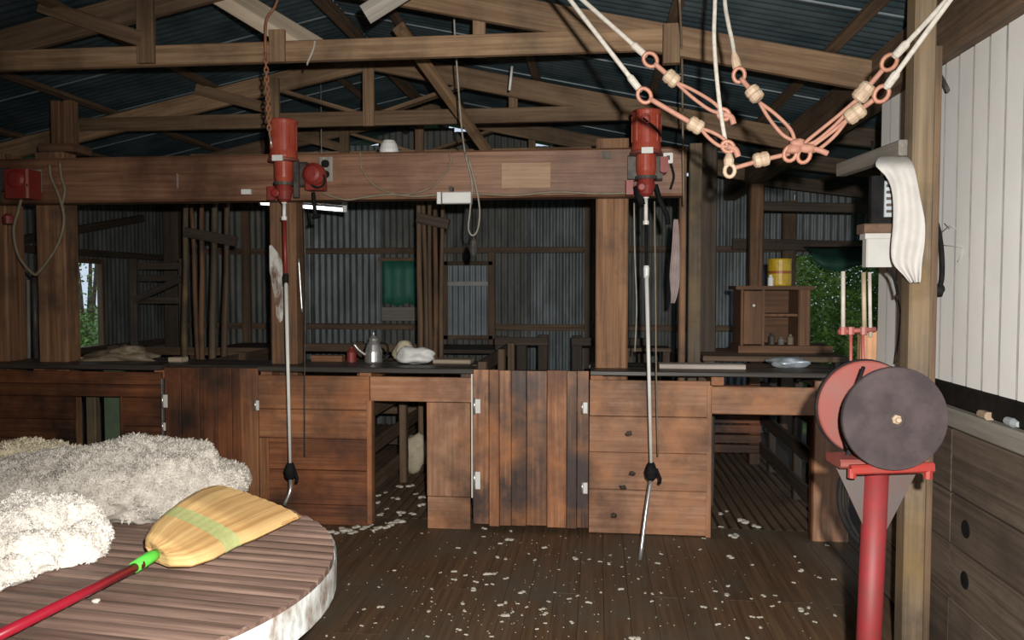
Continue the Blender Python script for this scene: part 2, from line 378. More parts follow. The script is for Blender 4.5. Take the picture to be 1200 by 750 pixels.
# --- back wall with its girts; a wide doorway at the lean-to end
wb = struct(MB().box(XL, 6.0, YB-.05, YB-.0, 2.03, 2.10).build('wall_back', 'dark_brown'))
b0 = corr(3.6, SW)
x = XL; i = 0
while x < 5.9:
    z0 = 2.0 if x > 2.2 else -.05
    L = min(3.6, (raf_low(max(min(x+SW/2, XR), XL)) if x < XR else 2.62-(x-XR)*.14)+.22-z0)
    wd_ = SW if x+SW < 2.3 or x > 2.2 else 2.2-x
    bb = corr(L, wd_, pitch=wd_/max(1, round(wd_/.076)))
    sheet(bb, (1, 0, 0), (0, 0, 1), (0, -1, 0), (x, YB+.015-(i % 2)*.004, z0), 'wall_sheet', random.choice(['iron', 'iron', 'iron_dark']) if x > -3.6 else 'iron_dark', wb); x = 2.201 if wd_ < SW else x+SW-.04; i += 1
for (za, zb) in ((1.13, 1.20),):
    MB().box(XL, 2.2, YB-.05, YB, za, zb).build('girt', 'dark_brown', wb)
for (px, wd) in ((292, .10), (690, .10)):
    p = at(px, 330, YB); MB().box(p.x-wd/2, p.x+wd/2, YB-.11, YB-.05, -.05, 3.0).build('stud', 'dark_brown', wb)
MB().box(2.05, 2.2, YB-.11, YB, -.05, 2.6).build('door_post', 'dark_brown', wb)
# --- left wall with the narrow bright opening
wl = struct(MB().box(XL-.06, XL, Y0, YB, 2.62, 2.80).build('wall_left', 'dark_brown'))
wy0, wy1, wz0, wz1 = 7.45, 7.83, 1.03, 1.88
def lsheet(ya, yb, za, zb): 
    bb = corr(zb-za, yb-ya, pitch=(yb-ya)/max(1, round((yb-ya)/.076))); sheet(bb, (0, 1, 0), (0, 0, 1), (1, 0, 0), (XL-.02, ya, za), 'wall_sheet', 'iron_dark', wl)
y = Y0
while y < wy0-.02: yy = min(y+.9, wy0); lsheet(y, yy, -.05, 2.75); y = yy
lsheet(wy0, wy1, -.05, wz0); lsheet(wy0, wy1, wz1, 2.75); lsheet(wy1, YB, -.05, 2.75)
for z in (1.95, .95): MB().box(XL, XL+.05, 5.0, YB, z, z+.07).build('girt', 'dark', wl)
MB().bar((XL+.03, 6.6, 2.05), (XL+.03, 8.6, 2.42), .05, .08).build('brace', 'dark', wl)
wn = struct(MB().box(XL-.03, XL+.035, wy0-.05, wy0, wz0-.05, wz1+.05).box(XL-.03, XL+.035, wy1, wy1+.05, wz0-.05, wz1+.05).box(XL-.03, XL+.045, wy0, wy1, wz0-.05, wz0).box(XL-.03, XL+.035, wy0, wy1, wz1, wz1+.05).build('window_1', 'dark_brown'))
MB().box(XL-.3, 1.7, Y0-.05, Y0, -.05, 3.9)
wf = struct(MB().box(XL-.3, 1.62, Y0-.06, Y0, -.05, 3.75).build('wall_front', 'dark_brown'))
# --- lean-to on the right beyond the end of the white wall
lt = struct(MB().box(5.2, 5.32, 4.5, YB+.1, 2.06, 2.2).build('ceiling', 'dark_brown'))
bb = corr(4.2, SW); y = 4.5
dv = Vector((1, 0, -.14)).normalized(); nv = Vector((.14, 0, 1)).normalized()
while y < YB: sheet(bb, (0, 1, 0), dv, nv, (1.42, y, 2.93), 'roof_sheet', 'roof', lt); y += SW
for y in (5.0, 6.3, 7.6, 8.9): MB().bar((1.5, y, 2.84), (5.4, y, 2.30), .06, .14).build('rafter', 'dark', lt)
for x in (2.4, 3.5, 4.6): MB().box(x-.03, x+.03, 4.5, YB, 2.885-(x-1.5)*.14, 2.92-(x-1.5)*.14).build('batten', 'dark_brown', lt)
MB().bar((5.26, 4.6, -.1), (5.26, 4.6, 2.1), .1, .1).build('post', 'dark_brown', lt); MB().bar((5.26, 9.1, -.1), (5.26, 9.1, 2.1), .1, .1).build('post', 'dark_brown', lt)
MB().bar((1.5, YB-.12, 2.12), (5.2, YB-.12, 2.02), .06, .12).build('tie_beam', 'dark', lt)
MB().bar((1.5, 7.9, 2.42), (5.2, 7.9, 2.30), .05, .09).build('tie_beam', 'dark', lt)

# ================================================================== ROOF TRUSSES
def truss(Y, label, webs=True, skip_board=False):
    t = thing('roof_truss', label, 'truss', (RIDGE, Y, 2.6), 'timber roof trusses')
    bar('bottom_chord', 'truss', (-4.25, Y, 2.975), (.40, Y, 2.975), .045, .115, t)
    for s, e in ((1, XR), (-1, XL)):
        bar('rafter', 'dark_brown' if skip_board and s < 0 else 'truss', (RIDGE, Y+.05*s*0+.001, raf_low(RIDGE)+.085), (e, Y+.001, raf_low(e)+.085), .046, .155, t)
    bar('king_post', 'truss', (-1.8, Y-.03, 2.91), (-1.8, Y-.03, 3.09 if skip_board else raf_low(-1.8)+.1), .09, .03, t)
    for x in (-2.58, -.66):
        e = .036 if x > -1 else -.034
        bar('queen_post', 'truss', (x, Y+e, 2.925), (x, Y+e, raf_low(x)+.12), .10 if x < -1 else .07, .04, t)
    if webs:
        for s in (-1, 1):
            if skip_board and s == 1: continue
            bar('strut', 'truss', (-1.8+s*.03, Y+.03, 3.0), (-1.8+s*.78, Y+.03, raf_low(-1.8+s*.8)+.05), .03, .09, t, up=(0, 1, 0)) if not skip_board else [bar('strut', 'pale', (-1.62+dx, Y+.035, 2.96), (-2.67+dx, Y+.035, 3.60), .075, .03, t, up=(0, 1, 0)) for dx in (0, .14)]
        bar('strut', 'truss', (-2.60, Y-.045, 3.06), (-3.22, Y-.045, 3.275 if skip_board else 3.235), .085, .03, t, up=(0, 1, 0))
    return t
truss(4.4, 'nearest roof truss, its pale chord crossing the top of the picture', skip_board=True)
truss(6.2, 'second roof truss, seen between the nearest chord and the red-brown beam')
truss(8.0, 'third roof truss deep in the shed behind the red-brown beam')
t = thing('timber_post', 'hanging upright timber where nearest chord meets rafter', 'post', (.385, 4.34, 2.9)); 
bar('upright', 'truss', (.385, 4.345, 2.83), (.385, 4.345, raf_low(.385)+.15), .09, .05, t)
# loose timbers among the trusses
a, b = at(428, 17, 4.0), at(500, -28, 4.0)
tag(bar('loose_board', 'grey', a, b, .10, .022, up=(0, .8, .6)), 'pale board sticking out overhead with its lower end free', 'board')
a, b = at(468, 33, 5.0), at(580, 190, 6.6)
tag(bar('brace_timber', 'truss', a, b, .085, .06, up=(0, 1, 0)), 'long diagonal brace passing behind the nearest truss chord', 'timber')

# ================================================================== POSTS, BEAM
YP = 5.25                                     # front face of the pen wall
def post(name, label, px0, px1, y0, y1, Y, ztop, mat, ref=330, dep=None, z0=0.0):
    a, b = at(px0, ref, Y).x, at(px1, ref, Y).x; d = dep or (b-a)*.8
    return tag(MB().box(a, b, Y, Y+d, z0, ztop, .012).build(name, mat), label, 'post')
p_left = post('timber_post', 'broad dark post with a cable loop over it, near the left edge', 43, 77, 0, 0, 5.42, 2.62, 'post', dep=.16)
p_mid = post('timber_post', 'broad post behind the hanging shaft, streaked with white down one side', 316, 347, 0, 0, 5.42, 2.30, 'post', dep=.16)
p_right = post('timber_post', 'broad brown post standing bare above the end of the wide board gate', 698, 736, 0, 0, 5.42, 2.64, 'post', dep=.2)
post('timber_post', 'dark narrow upright at the extreme left edge under red housing', -16, 8, 0, 0, 5.42, 2.62, 'post', dep=.2)
pe = thing('timber_post', 'rough upright timber at the end of the red-brown beam', 'post', (at(812, 300, 5.55).x, 5.55, 0))
for (u0, u1, zt, m) in ((796, 804, 2.6, 'post'), (807, 822, 2.62, 'post_tan')):
    a, b = at(u0, 300, 5.55).x, at(u1, 300, 5.55).x; MB().box(a, b, 5.55, 5.62, 0, zt, .006).build('stave', m, pe)
# whitewash streak on the middle post
q = [at(x, y, 5.415) for (x, y) in ((313, 288), (318, 287), (326, 297), (333, 312), (334, 345), (331, 375), (328, 378), (324, 370), (321, 345), (316, 318))]
q = [Vector((max(v.x, at(316.5, 330, 5.42).x), v.y, v.z)) for v in q]
tagged = MB().prism(q, (0, .004, 0)).build('white_streak', 'limewash', p_mid)
# cap over the left post
c = at(66, 186, 5.40); MB().box(c.x-.14, c.x+.13, 5.40, 5.62, 2.62, 2.68).build('cap_block', 'post', p_left)
for dx in (-.05, .05): MB().box(c.x+dx-.035, c.x+dx+.035, 5.46, 5.54, 2.68, 3.0).build('upright', 'post', p_left)
bx0, bx1 = at(-60, 215, 5.25).x, at(801, 200, 5.25).x
beam = tag(MB().box(bx0, bx1, YP, YP+.17, 2.235, 2.55, .014).build('overhead_beam', 'beam'), 'heavy red-brown beam spanning the shed and carrying the shearing motors', 'beam')
a, b = at(588, 191, YP-.006), at(645, 220, YP-.006)
MB().box(a.x, b.x, YP-.008, YP+.004, b.z, a.z, .002).build('bare_patch', 'patch', beam)
a, b = at(706, 178, YP), at(716, 186, YP); MB().box(a.x, b.x, YP-.01, YP, b.z, a.z).build('bolt_plate', 'dark_metal', beam)
a, b = at(284, 222, YP), at(295, 228, YP)
tag(MB().box(a.x, b.x, YP-.02, YP, b.z, a.z, .003).build('white_tag', 'white_plastic'), 'small white tag on the beam just left of the middle motor', 'tag')
a = at(208, 212, YP-.004); tag(MB().box(a.x-.004, a.x+.004, YP-.012, YP, a.z-.05, a.z+.05, .001).build('nail', 'steel'), 'thin bright nail hanging on the dark left half of beam', 'nail')
a, b = at(513, 226, 5.2), at(553, 239, 5.2)
jb = tag(MB().box(a.x+.04, b.x, 5.15, 5.22, b.z, a.z, .006).build('junction_box', 'white_plastic'), 'white plastic junction box under the middle of the beam', 'box')
MB().box(a.x, a.x+.028, 5.16, 5.21, b.z, a.z, .004).build('end_plate', 'white_plastic', jb); MB().box(a.x+.02, a.x+.06, 5.18, 5.20, a.z-.05, a.z-.03).build('clip', 'dark_metal', jb); MB().box(a.x+.08, a.x+.10, 5.18, 5.26, a.z-.005, a.z+.04).build('hanger', 'dark_metal', jb)
c = at(456, 174, 5.32)
cup = tag(MB().lathe((c.x, 5.32, 2.55), (0, 0, 1), [(0, .062), (.02, .066), (.06, .055), (.085, .04), (.085, .03)], 18).build('cup', 'white_plastic'), 'small off-white cup upturned on top of the beam', 'cup')
# cables along and over the beam
def cable(name, label, px, Y, r, mat, cat='cable', n=6, Ys=None):
    pts = [at(x, y, (Ys[i] if Ys else Y)) for i, (x, y) in enumerate(px)]
    return tag(MB().tube(curve_pts(pts, n), r, 6).build(name, mat), label, cat)
cable('cable', 'slack cable sagging in a shallow curve over the beam front', [(422, 178), (424, 198), (440, 218), (468, 228), (500, 222), (520, 205), (528, 190), (527, 178)], 5.22, .006, 'tan_cable')
cable('cable', 'long wavy cable running along the lower edge of the beam', [(378, 226), (392, 231), (408, 234), (428, 231), (455, 228), (490, 230), (540, 226), (600, 229), (650, 225), (700, 227), (742, 226)], 5.225, .008, 'tan_cable')
cable('cable', 'tan cable hanging in a large loop over the left post', [(58, 193), (60, 208), (70, 232), (75, 260), (66, 290), (46, 318), (38, 320), (22, 300), (16, 270), (22, 245), (30, 212), (32, 200)], 5.21, .011, 'tan_cable')
cable('cable', 'short tan cable dropping down the front of the left post', [(70, 190), (72, 208), (76, 222), (73, 240)], 5.215, .010, 'tan_cable')
lp = cable('cord', 'thin grey cord hanging from roof and ending in a narrow loop', [(531, -10), (533, 40), (537, 100), (541, 150), (545, 180)], 5.2, .006, 'wire', 'cord', Ys=[4.8, 4.85, 4.95, 5.08, 5.2])
MB().tube(curve_pts([at(x, y, 5.2) for (x, y) in ((545, 180), (553, 215), (551, 245), (549, 268), (554, 276), (560, 268), (562, 245), (557, 215), (549, 186))]), .006, 6).build('loop', 'wire', lp)
MB().lathe(at(555, 300, 5.2), (0, 0, 1), [(0, .018), (.05, .03), (.10, .022), (.125, .006)], 12).build('plug', 'dark_metal', lp)

# ================================================================== SHEARING MOTORS
YM = 5.06; PXM = YM/930*1.0
def shaft_parts(t, X, bend):
    pass
def motor(px, pytop, label, full=True, rod=True):
    c = at(px, 230, YM); X = c.x; s = 1.0
    zt = at(px, pytop, YM).z
    t = thing('shearing_motor', label, 'motor', (X, YM, 2.2), 'shearing motors on the beam')
    z1 = zt-.255
    body = MB().lathe((X, YM, z1), (0, 0, 1), [(0, .082), (.006, .092), (.02, .092), (.05, .089), (.225, .089), (.24, .094), (.25, .094), (.255, .086)], 28).build('motor_body', 'red', t)
    for a in range(8):
        q = 2*math.pi*a/8; MB().box(X+.088*math.cos(q)-.004, X+.088*math.cos(q)+.004, YM+.088*math.sin(q)-.004, YM+.088*math.sin(q)+.004, z1+.06, z1+.22).build('fin', 'red', body)
    MB().lathe((X, YM, z1-.015), (0, 0, 1), [(0, .10), (.015, .10)], 24).build('flange', 'red_pale', t)
    MB().lathe((X, YM, z1-.015-.135), (0, 0, 1), [(0, .05), (.03, .062), (.13, .062), (.135, .058)], 24).build('clutch_housing', 'red', t)
    MB().box(X-.035, X+.035, YM-.108, YM-.096, z1-.024, z1+.014, .002).build('maker_plate', 'white_plastic', t)
    hz = z1-.15
    MB().lathe((X, YM, hz-.02), (0, 0, 1), [(0, .068), (.02, .068)], 18).build('collar', 'dark_metal', t)
    MB().lathe((X, YM, hz-.13), (0, 0, 1), [(0, .02), (.02, .042), (.07, .058), (.11, .05)], 18).build('gear_housing', 'red_dark', t)
    MB().lathe((X-.03, YM-.065, hz-.075), (0, -1, 0), [(0, .026), (.015, .026), (.02, .018)], 12).build('gear_cap', 'red_dark', t)
    MB().bar((X-.10, YM+.03, z1-.17), (X-.10, YM+.03, hz-.11), .05, .03, up=(0, 1, 0)).build('side_lever', 'red_dark', t)
    MB().box(X-.11, X+.11, YM+.10, YP, z1-.16, z1+.0, .01).build('mount_bracket', 'dark_metal', t)
    MB().box(X-.05, X+.05, YM+.03, YM+.12, z1-.12, z1-.02, .01).build('mount_arm', 'red_dark', t)
    return t, X, z1, hz
def switchgear(t, X, z1, dx=.18):
    MB().lathe((X+dx, YM+.10, z1-.09), (0, -1, 0), [(0, .075), (.05, .075), (.075, .05), (.08, .03)], 20).build('starter_drum', 'red_dark', t)
    MB().box(X+dx-.07, X+dx+.05, YM+.07, YP, z1-.19, z1-.05, .01).build('starter_box', 'red_dark', t)
    MB().bar((X+dx-.09, YM-.01, z1-.02), (X+dx-.09, YM-.01, z1-.25), .035, .03, up=(0, 1, 0)).build('clutch_lever', 'dark_metal', t)
    ring((X+dx+.03, YM+.05, z1-.13), .05, .008, (0, 1, 0)).build('hose_loop', 'black', t)
def socket_plate(px0, px1, py0, py1, label):
    a, b = at(px0, py0, YP-.01), at(px1, py1, YP-.01)
    o = thing('socket_plate', label, 'socket', ((a.x+b.x)/2, YP, b.z))
    MB().box(a.x, b.x, YP-.014, YP, b.z, a.z, .004).build('plate', 'grey', o)
    for k in (.28, .70):
        MB().lathe(((a.x+b.x)/2, YP-.014, a.z+(b.z-a.z)*k), (0, -1, 0), [(0, .026), (.02, .025), (.024, .018)], 14).build('socket', 'black', o)
    return o
def downtube(t, X, hz, pts, hand, flex, label=None):
    """drop shaft: white upper link, flexible core, bright tube, elbow joint and handpiece tube"""
    z0 = hz-.125
    P = [Vector((X, YM, z0))]+pts
    MB().tube([P[0], P[1]], .012, 10).build('upper_link', 'white_paint', t)
    for p in (P[0], P[1]): MB().lathe(p-Vector((0, 0, .012)), (0, 0, 1), [(0, .019), (.024, .019)], 12).build('ferrule', 'white_paint', t)
    MB().tube([P[1]-Vector((0, 0, .01)), P[2]], .013 if flex == 'red_dark' else .009, 10).build('flexible_core', flex, t)
    MB().lathe(P[2]-Vector((0, 0, .05)), (0, 0, 1), [(0, .016), (.06, .019), (.075, .015)], 12).build('ferrule', 'white_paint' if flex != 'red_dark' else 'black', t)
    MB().tube([P[2], P[3]], [.0135, .0095], 12).build('down_tube', 'white_paint', t)
    j = P[3]
    MB().lathe(j-Vector((0, 0, .10)), (0, 0, 1), [(0, .012), (.02, .032), (.06, .04), (.10, .026), (.115, .02)], 14).build('elbow_joint', 'black', t)
    MB().tube([j+Vector((.03, -.01, -.02)), j+Vector((.055, -.02, -.08)), j+Vector((.05, -.02, -.11))], .010, 8).build('clamp', 'black', t)
    MB().tube(curve_pts([j-Vector((0, 0, .08))]+hand, 4), hand_r, 10).build('handpiece_tube', 'steel', t)
hand_r = .012
t2, X2, z1, hz = motor(757, 130, 'red shearing motor with long handpiece touching the floor, nearest the white wall')
pts = [at(757, 261, 5.04), at(757.5, 316, 5.0), at(763, 545, 4.9)]
downtube(t2, X2, hz, pts, [at(757, 600, 4.82), at(750, 656, 4.74)], 'black')
MB().box(X2+.09, X2+.14, YM+.05, YP, z1-.12, z1-.02, .01).build('side_plate', 'red_dark', t2)
MB().tube([(X2-.06, YM+.02, hz-.06), (X2-.02, YM, hz-.18)], .025, 8).build('hose_stub', 'black', t2)
MB().tube(curve_pts([(X2+.06, YM+.03, hz-.05), (X2+.09, YM+.02, hz-.15), (X2+.13, YM+.02, hz-.24), (X2+.14, YM+.02, hz-.30)]), .016, 8).build('hose_stub', 'black', t2)
MB().tube(curve_pts([(X2-.035, YM-.086, z1+.20), (X2, YM-.098, z1+.17), (X2+.05, YM-.085, z1+.13), (X2+.085, YM-.04, z1+.09)]), .006, 6).build('lead', 'black', t2)
ring((X2-.01, YM-.10, z1+.185), .025, .007, (0, 1, 0)).build('eye', 'red_dark', t2)
t1, X1, z1b, hzb = motor(333, 141, 'red shearing motor with bright down tube, in front of the white-streaked post')
switchgear(t1, X1, z1b, dx=.18)
pts = [at(333, 256, 5.04), at(335, 325, 5.0), at(340, 545, 4.9)]
downtube(t1, X1, hzb, pts, [at(340, 575, 4.86), at(333, 592, 4.84)], 'red_dark')
MB().tube(curve_pts([(X1+.18, YM+.05, hzb-.06), (X1+.19, YM+.05, hzb-.18), (X1+.20, YM+.05, hzb-.23)]), [.012, .014, .014, .014, .014, .014, .014, .014, .014, .014, .03, .034, .03][:13], 8).build('switch_pendant', 'black', t1)
t0, X0, z1c, hzc = motor(-20, 150, 'partly hidden red shearing motor cut by the left edge')
switchgear(t0, X0, z1c, dx=.21)
MB().box(X0+.12, X0+.30, YM+.04, YP, z1c-.22, z1c-.02, .012).build('starter_cover', 'red_dark', t0)
MB().lathe(at(10, 262, 5.1), (0, 0, 1), [(0, .03), (.05, .035), (.07, .015)], 12).build('switch_pendant', 'red_dark', t0)
socket_plate(374, 390, 184, 213, 'grey plate with two black sockets right of the middle motor')
socket_plate(34, 49, 199, 226, 'dull socket plate beside the red housing at the left edge')
a, b = at(777, 180, 5.2), at(788, 192, 5.2)
sw = tag(MB().box(a.x, b.x, 5.17, YP, b.z, a.z, .005).build('light_switch', 'white_plastic'), 'white switch box at the end of the beam', 'switch')
MB().box(a.x+.02, b.x-.02, 5.155, 5.172, b.z+.02, a.z-.02).build('rocker', 'dark_metal', sw)
MB().tube(curve_pts([(b.x-.01, 5.2, b.z), (b.x+.01, 5.21, b.z-.08), (b.x-.01, 5.22, b.z-.16)]), .008, 6).build('lead', 'black', sw)
cable('pull_cord', 'thin brown pull cord with knot hanging beside the right shaft', [(767, 236), (768, 330), (769, 440), (771, 535)], 5.02, .005, 'tan_cable', 'cord')
cable('pull_cord', 'pale twisted wire hanging left of the right motor shaft', [(743, 238), (744, 300), (746, 360), (744, 412)], 5.05, .005, 'wire', 'cord')
o = cable('switch_rod', 'bright steel rod hanging on the white-streaked post', [(350, 303), (352, 335), (354, 366)], 5.40, .007, 'steel', 'rod')
cable('wire', 'thin dark wire hanging beside the middle down tube to pen level', [(356, 240), (358, 330), (357, 440), (357, 535)], 5.05, .004, 'dark_metal', 'wire')
# rag
def cloth(name, label, cat, mat, poly_rows, Yf, fold, parent=None, thick=.006):
    """rows of (x left, x right, y) in the photograph's outline, wrinkled in depth"""
    rows = []; n = 14
    for i, (xa, xb, y) in enumerate(poly_rows):
        r = []
        for j in range(n+1):
            u = j/n; p = at(xa+(xb-xa)*u, y, Yf(u, i/(len(poly_rows)-1))+fold*math.sin(u*13+i*.35)*(.4+.6*i/len(poly_rows))); r.append(p)
        rows.append(r)
    o = MB().grid(rows).build(name, mat, parent); md = o.modifiers.new('thickness', 'SOLIDIFY'); md.thickness = thick
    sd = o.modifiers.new('smooth', 'SUBSURF'); sd.levels = sd.render_levels = 1
    if label: tag(o, label, cat)
    return o
cloth('rag', 'limp pinkish grey rag hanging below the end of the beam', 'rag', 'rag',
      [(790, 795, 256), (789, 796, 268), (788, 797, 285), (786, 797, 305), (784, 797, 322), (785, 796, 336), (786, 793, 348), (785, 790, 356)], lambda u, v: 5.535, .010)

# ================================================================== PEN WALL
def X(px, py=520, Y=YP): return at(px, py, Y).x
def Z(py, px=600, Y=YP): return at(px, py, Y).z
def hboards(parent, x0, x1, zs, mat, Y=YP, th=.026):
    for a, b in zip(zs[:-1], zs[1:]):
        MB().box(x0+rnd(.004), x1+rnd(.004), Y+rnd(.004), Y+th, min(a, b)+.0015, max(a, b)-.0015, .003).build('board', mat, parent)
def vboards(parent, xs, z0, z1, mat, Y=YP, th=.026):
    for i, (a, b) in enumerate(zip(xs[:-1], xs[1:])):
        MB().box(a+.0012, b-.0012, Y+rnd(.004), Y+th, z0+rnd(.008), z1+rnd(.003), .003).build('board', mat if isinstance(mat, str) else mat[i % len(mat)], parent)
# left panel
pa = thing('board_fence', 'dark pen panel with a chute hole, behind the fleeces', 'panel', (X(60), YP, 0))
hboards(pa, -4.9, X(190), [1.045, .955, .865], 'pen_dark')
hboards(pa, -4.9, X(87), [.865, .70, .56, .50], 'pen_dark'); hboards(pa, -4.9, X(87), [.46, .24, .02], 'pen_dark')
hboards(pa, X(145), X(189), [.865, .66, .45, .22, .01], 'pen_dark')
MB().box(X(145)-.03, X(145), YP+.01, YP+.06, 0, .87).build('jamb', 'pen_dark', pa)
a = X(132); tag(MB().box(X(122, 500, 5.5), X(143, 500, 5.5), 5.5, 5.56, 0, 1.05).build('timber_post', 'green_post'), 'green painted post seen through the leftmost chute hole', 'post')
tag(MB().box(X(101, 500, 5.5), X(112, 500, 5.5), 5.5, 5.56, 0, 1.0).build('timber_post', 'post_tan'), 'bare brown post beside the green one in the leftmost chute hole', 'post')
# narrow gate
gb = thing('pen_gate', 'narrow dark gate of upright boards between the two left panels', 'gate', (X(248), YP, 0))
vboards(gb, [X(v) for v in (194, 213, 234, 255, 272)], .03, 1.08, 'pen_dark')
vboards(gb, [X(272), X(282), X(303)], .03, 1.08, ['pen_dark', 'pen'])
for z in (.25, .85): MB().box(X(196), X(300), YP+.027, YP+.05, z-.05, z+.05).build('cross_rail', 'pen_dark', gb)
# middle panel with chute hole
pc = thing('board_fence', 'pen panel with a tall chute hole, behind the middle down tube', 'panel', (X(400), YP, 0))
hboards(pc, X(304), X(433), [1.035, .80, .60], 'pen'); hboards(pc, X(316), X(433), [.60, .38, .14, .0], 'pen_dark'); 
MB().box(X(304), X(315), YP-.004, YP+.026, .0, .597).build('jamb', 'pen', pc)
MB().box(X(430), X(436), YP-.012, YP+.06, .02, .87, .004).build('jamb', 'pen', pc)
hboards(pc, X(434), X(552), [1.035, .865], 'pen_tan'); 
MB().box(X(500), X(551), YP, YP+.026, .225, .862, .004).build('board', 'pen_tan', pc); MB().box(X(501), X(551), YP-.003, YP+.026, .0, .22, .004).build('board', 'pen_tan', pc)
MB().box(X(501), X(507), YP+.026, YP+.08, 0, .87).build('jamb', 'pen_dark', pc)
# wide gate
ge = thing('pen_gate', 'wide gate of upright boards with four pale hinges, centre of pen wall', 'gate', (X(622), YP, 0))
vboards(ge, [X(v) for v in (554, 573, 585, 599, 617, 641, 664, 676, 690)], .035, 1.085, ['gate', 'pen', 'gate', 'gate', 'gate', 'pen', 'gate', 'gate'])
for z in (.25, .86): MB().box(X(558), X(686), YP+.027, YP+.05, z-.05, z+.05).build('cross_rail', 'pen_dark', ge)
def hinge(px, py, par, tall=20, w=8):
    c = at(px, py, YP-.01); h = MB().box(c.x-w*.0028, c.x+w*.0028, YP-.012, YP-.004, c.z-tall*.0028, c.z+tall*.0028, .002).build('hinge', 'white_paint', par)
    MB().tube([(c.x-w*.0022, YP-.012, c.z-tall*.0032), (c.x-w*.0022, YP-.012, c.z+tall*.0032)], .008, 8).build('hinge_pin', 'steel', h)
hinge(559, 476, ge, 17); hinge(559, 563, ge, 21); hinge(685, 478, ge, 13, 7); hinge(685, 572, ge, 13, 7)
MB().box(X(553)-.004, X(553)+.006, YP-.006, YP+.02, .22, 1.06).build('edge_strip', 'white_paint', ge)
hinge(193, 470, gb, 16, 7); hinge(192, 500, gb, 10, 4)
MB().box(X(191)-.004, X(191)+.005, YP-.006, YP+.02, .2, 1.0).build('edge_strip', 'steel', gb)
hinge(301, 475, gb, 12, 5)
# panel right of the gate, header and jamb of the big chute
pf = thing('board_fence', 'warm brown pen panel of level boards behind the right shaft', 'panel', (X(760), YP, 0))
hboards(pf, X(691), X(831), [1.03, .79, .55, .30, .005], 'pen_tan')
for (px, py) in ((737, 508), (741, 555), (730, 571), (719, 604)):
    c = at(px, py, YP-.003); MB().blob(c, (.022, .004, .016), px, .7, 2).build('knot_hole', 'dark', pf)
MB().box(X(828), X(834), YP+.0, YP+.07, 0, 1.0).build('jamb', 'pen_tan', pf)
ph = thing('board_fence', 'header board and jamb framing the broad chute near the grinder', 'panel', (X(900), YP, 0))
MB().box(X(833), X(955), YP, YP+.03, .815, .995, .006).build('header_board', 'pen_tan', ph)
MB().box(X(954), X(996), YP-.004, YP+.026, .0, 1.04, .006).build('jamb_board', 'pen_tan', ph)
MB().box(X(953), X(958), YP+.026, YP+.09, 0, 1.0).build('jamb', 'pen_dark', ph)
# ledges
lg = []
for (a, b, lab, d) in ((-4.95, X(194), 'dark greasy ledge along the top of the leftmost pen panel', 5.75), (X(303), X(555), 'dark greasy ledge topping the middle pen panel, kettle on it', 5.85), (X(690), 1.62, 'dark greasy ledge topping the pens beside the white wall', 5.85)):
    t = thing('ledge', lab, 'ledge', ((a+b)/2, YP, 1.06))
    y = YP-.02
    for k in range(3):
        w_ = (d-YP)/3; MB().box(a+rnd(.01), b+rnd(.01), y, y+w_-.008, 1.06, 1.095+rnd(.003), .006).build('plank', 'ledge', t); y += w_
    nb = max(2, int((b-a)/.8))
    for k in range(nb+1):
        x = a+.05+(b-a-.1)*k/nb; MB().box(x-.04, x+.04, YP+.03, YP+.42, 1.0, 1.06).build('bearer', 'pen', t)
    lg.append(t)
# pen partitions running back from the front
def partition(x, label, y0=5.42, y1=7.4, n=4, mat='dark_brown', top=1.06, posts=(5.5, 6.5, 7.35)):
    t = thing('pen_fence', label, 'fence', (x, (y0+y1)/2, 0))
    for k in range(n):
        z = .17+(top-.17-.05)*k/(n-1); MB().box(x-.02, x+.012, y0, y1, z-.055, z+.055, .006).build('rail', mat, t)
    for y in posts: MB().box(x+.012, x+.075, y-.04, y+.04, 0, top+.02, .008).build('post', mat, t)
    return t
partition(-3.06, 'railed pen fence behind the narrow dark gate')
partition(-1.66, 'railed pen fence seen through the tall chute hole')
partition(-.84, 'railed pen fence whose top plank slants back from wide gate', top=1.10, posts=(5.5, 6.6, 7.35))
partition(.70, 'railed pen fence behind the knotty pen panel', posts=(5.6, 7.35))
partition(1.50, 'dark railed fence receding inside the broad chute', posts=(5.6, 6.3, 7.2), mat='dark')
def crossfence(xa, xb, Y, label, top=1.0, n=4, posts=3, mat='dark_brown'):
    t = thing('yard_fence', label, 'fence', ((xa+xb)/2, Y, 0))
    for k in range(n):
        z = .15+(top-.2)*k/(n-1); MB().box(xa, xb, Y-.02, Y+.015, z-.04, z+.04, .006).build('rail', mat, t)
    for k in range(posts):
        x = xa+.05+(xb-xa-.1)*k/(posts-1); MB().box(x-.05, x+.05, Y+.015, Y+.1, 0, top-.01+rnd(.02), .008).build('post', mat, t)
crossfence(-4.9, -3.1, 7.5, 'yard fence at back of the leftmost pen', 1.05)
crossfence(-3.05, -1.6, 7.5, 'yard fence across the back of the second pen', 1.1)
crossfence(-1.6, -.9, 7.45, 'short rear fence inside the pen behind the tall chute hole', .8, mat='dark')
crossfence(X(580, 400, 7.7), X(642, 400, 7.7), 7.7, 'rear yard rails visible above the wide gate', 1.16, posts=3, mat='dark')
crossfence(X(670, 400, 7.7), X(760, 400, 7.7), 7.7, 'rear yard rails behind the bare brown post', 1.16, posts=2, mat='dark')
crossfence(.72, 1.5, 7.45, 'boarded rear of the pen inside the broad chute', .75, n=7, posts=2, mat='pen_dark')
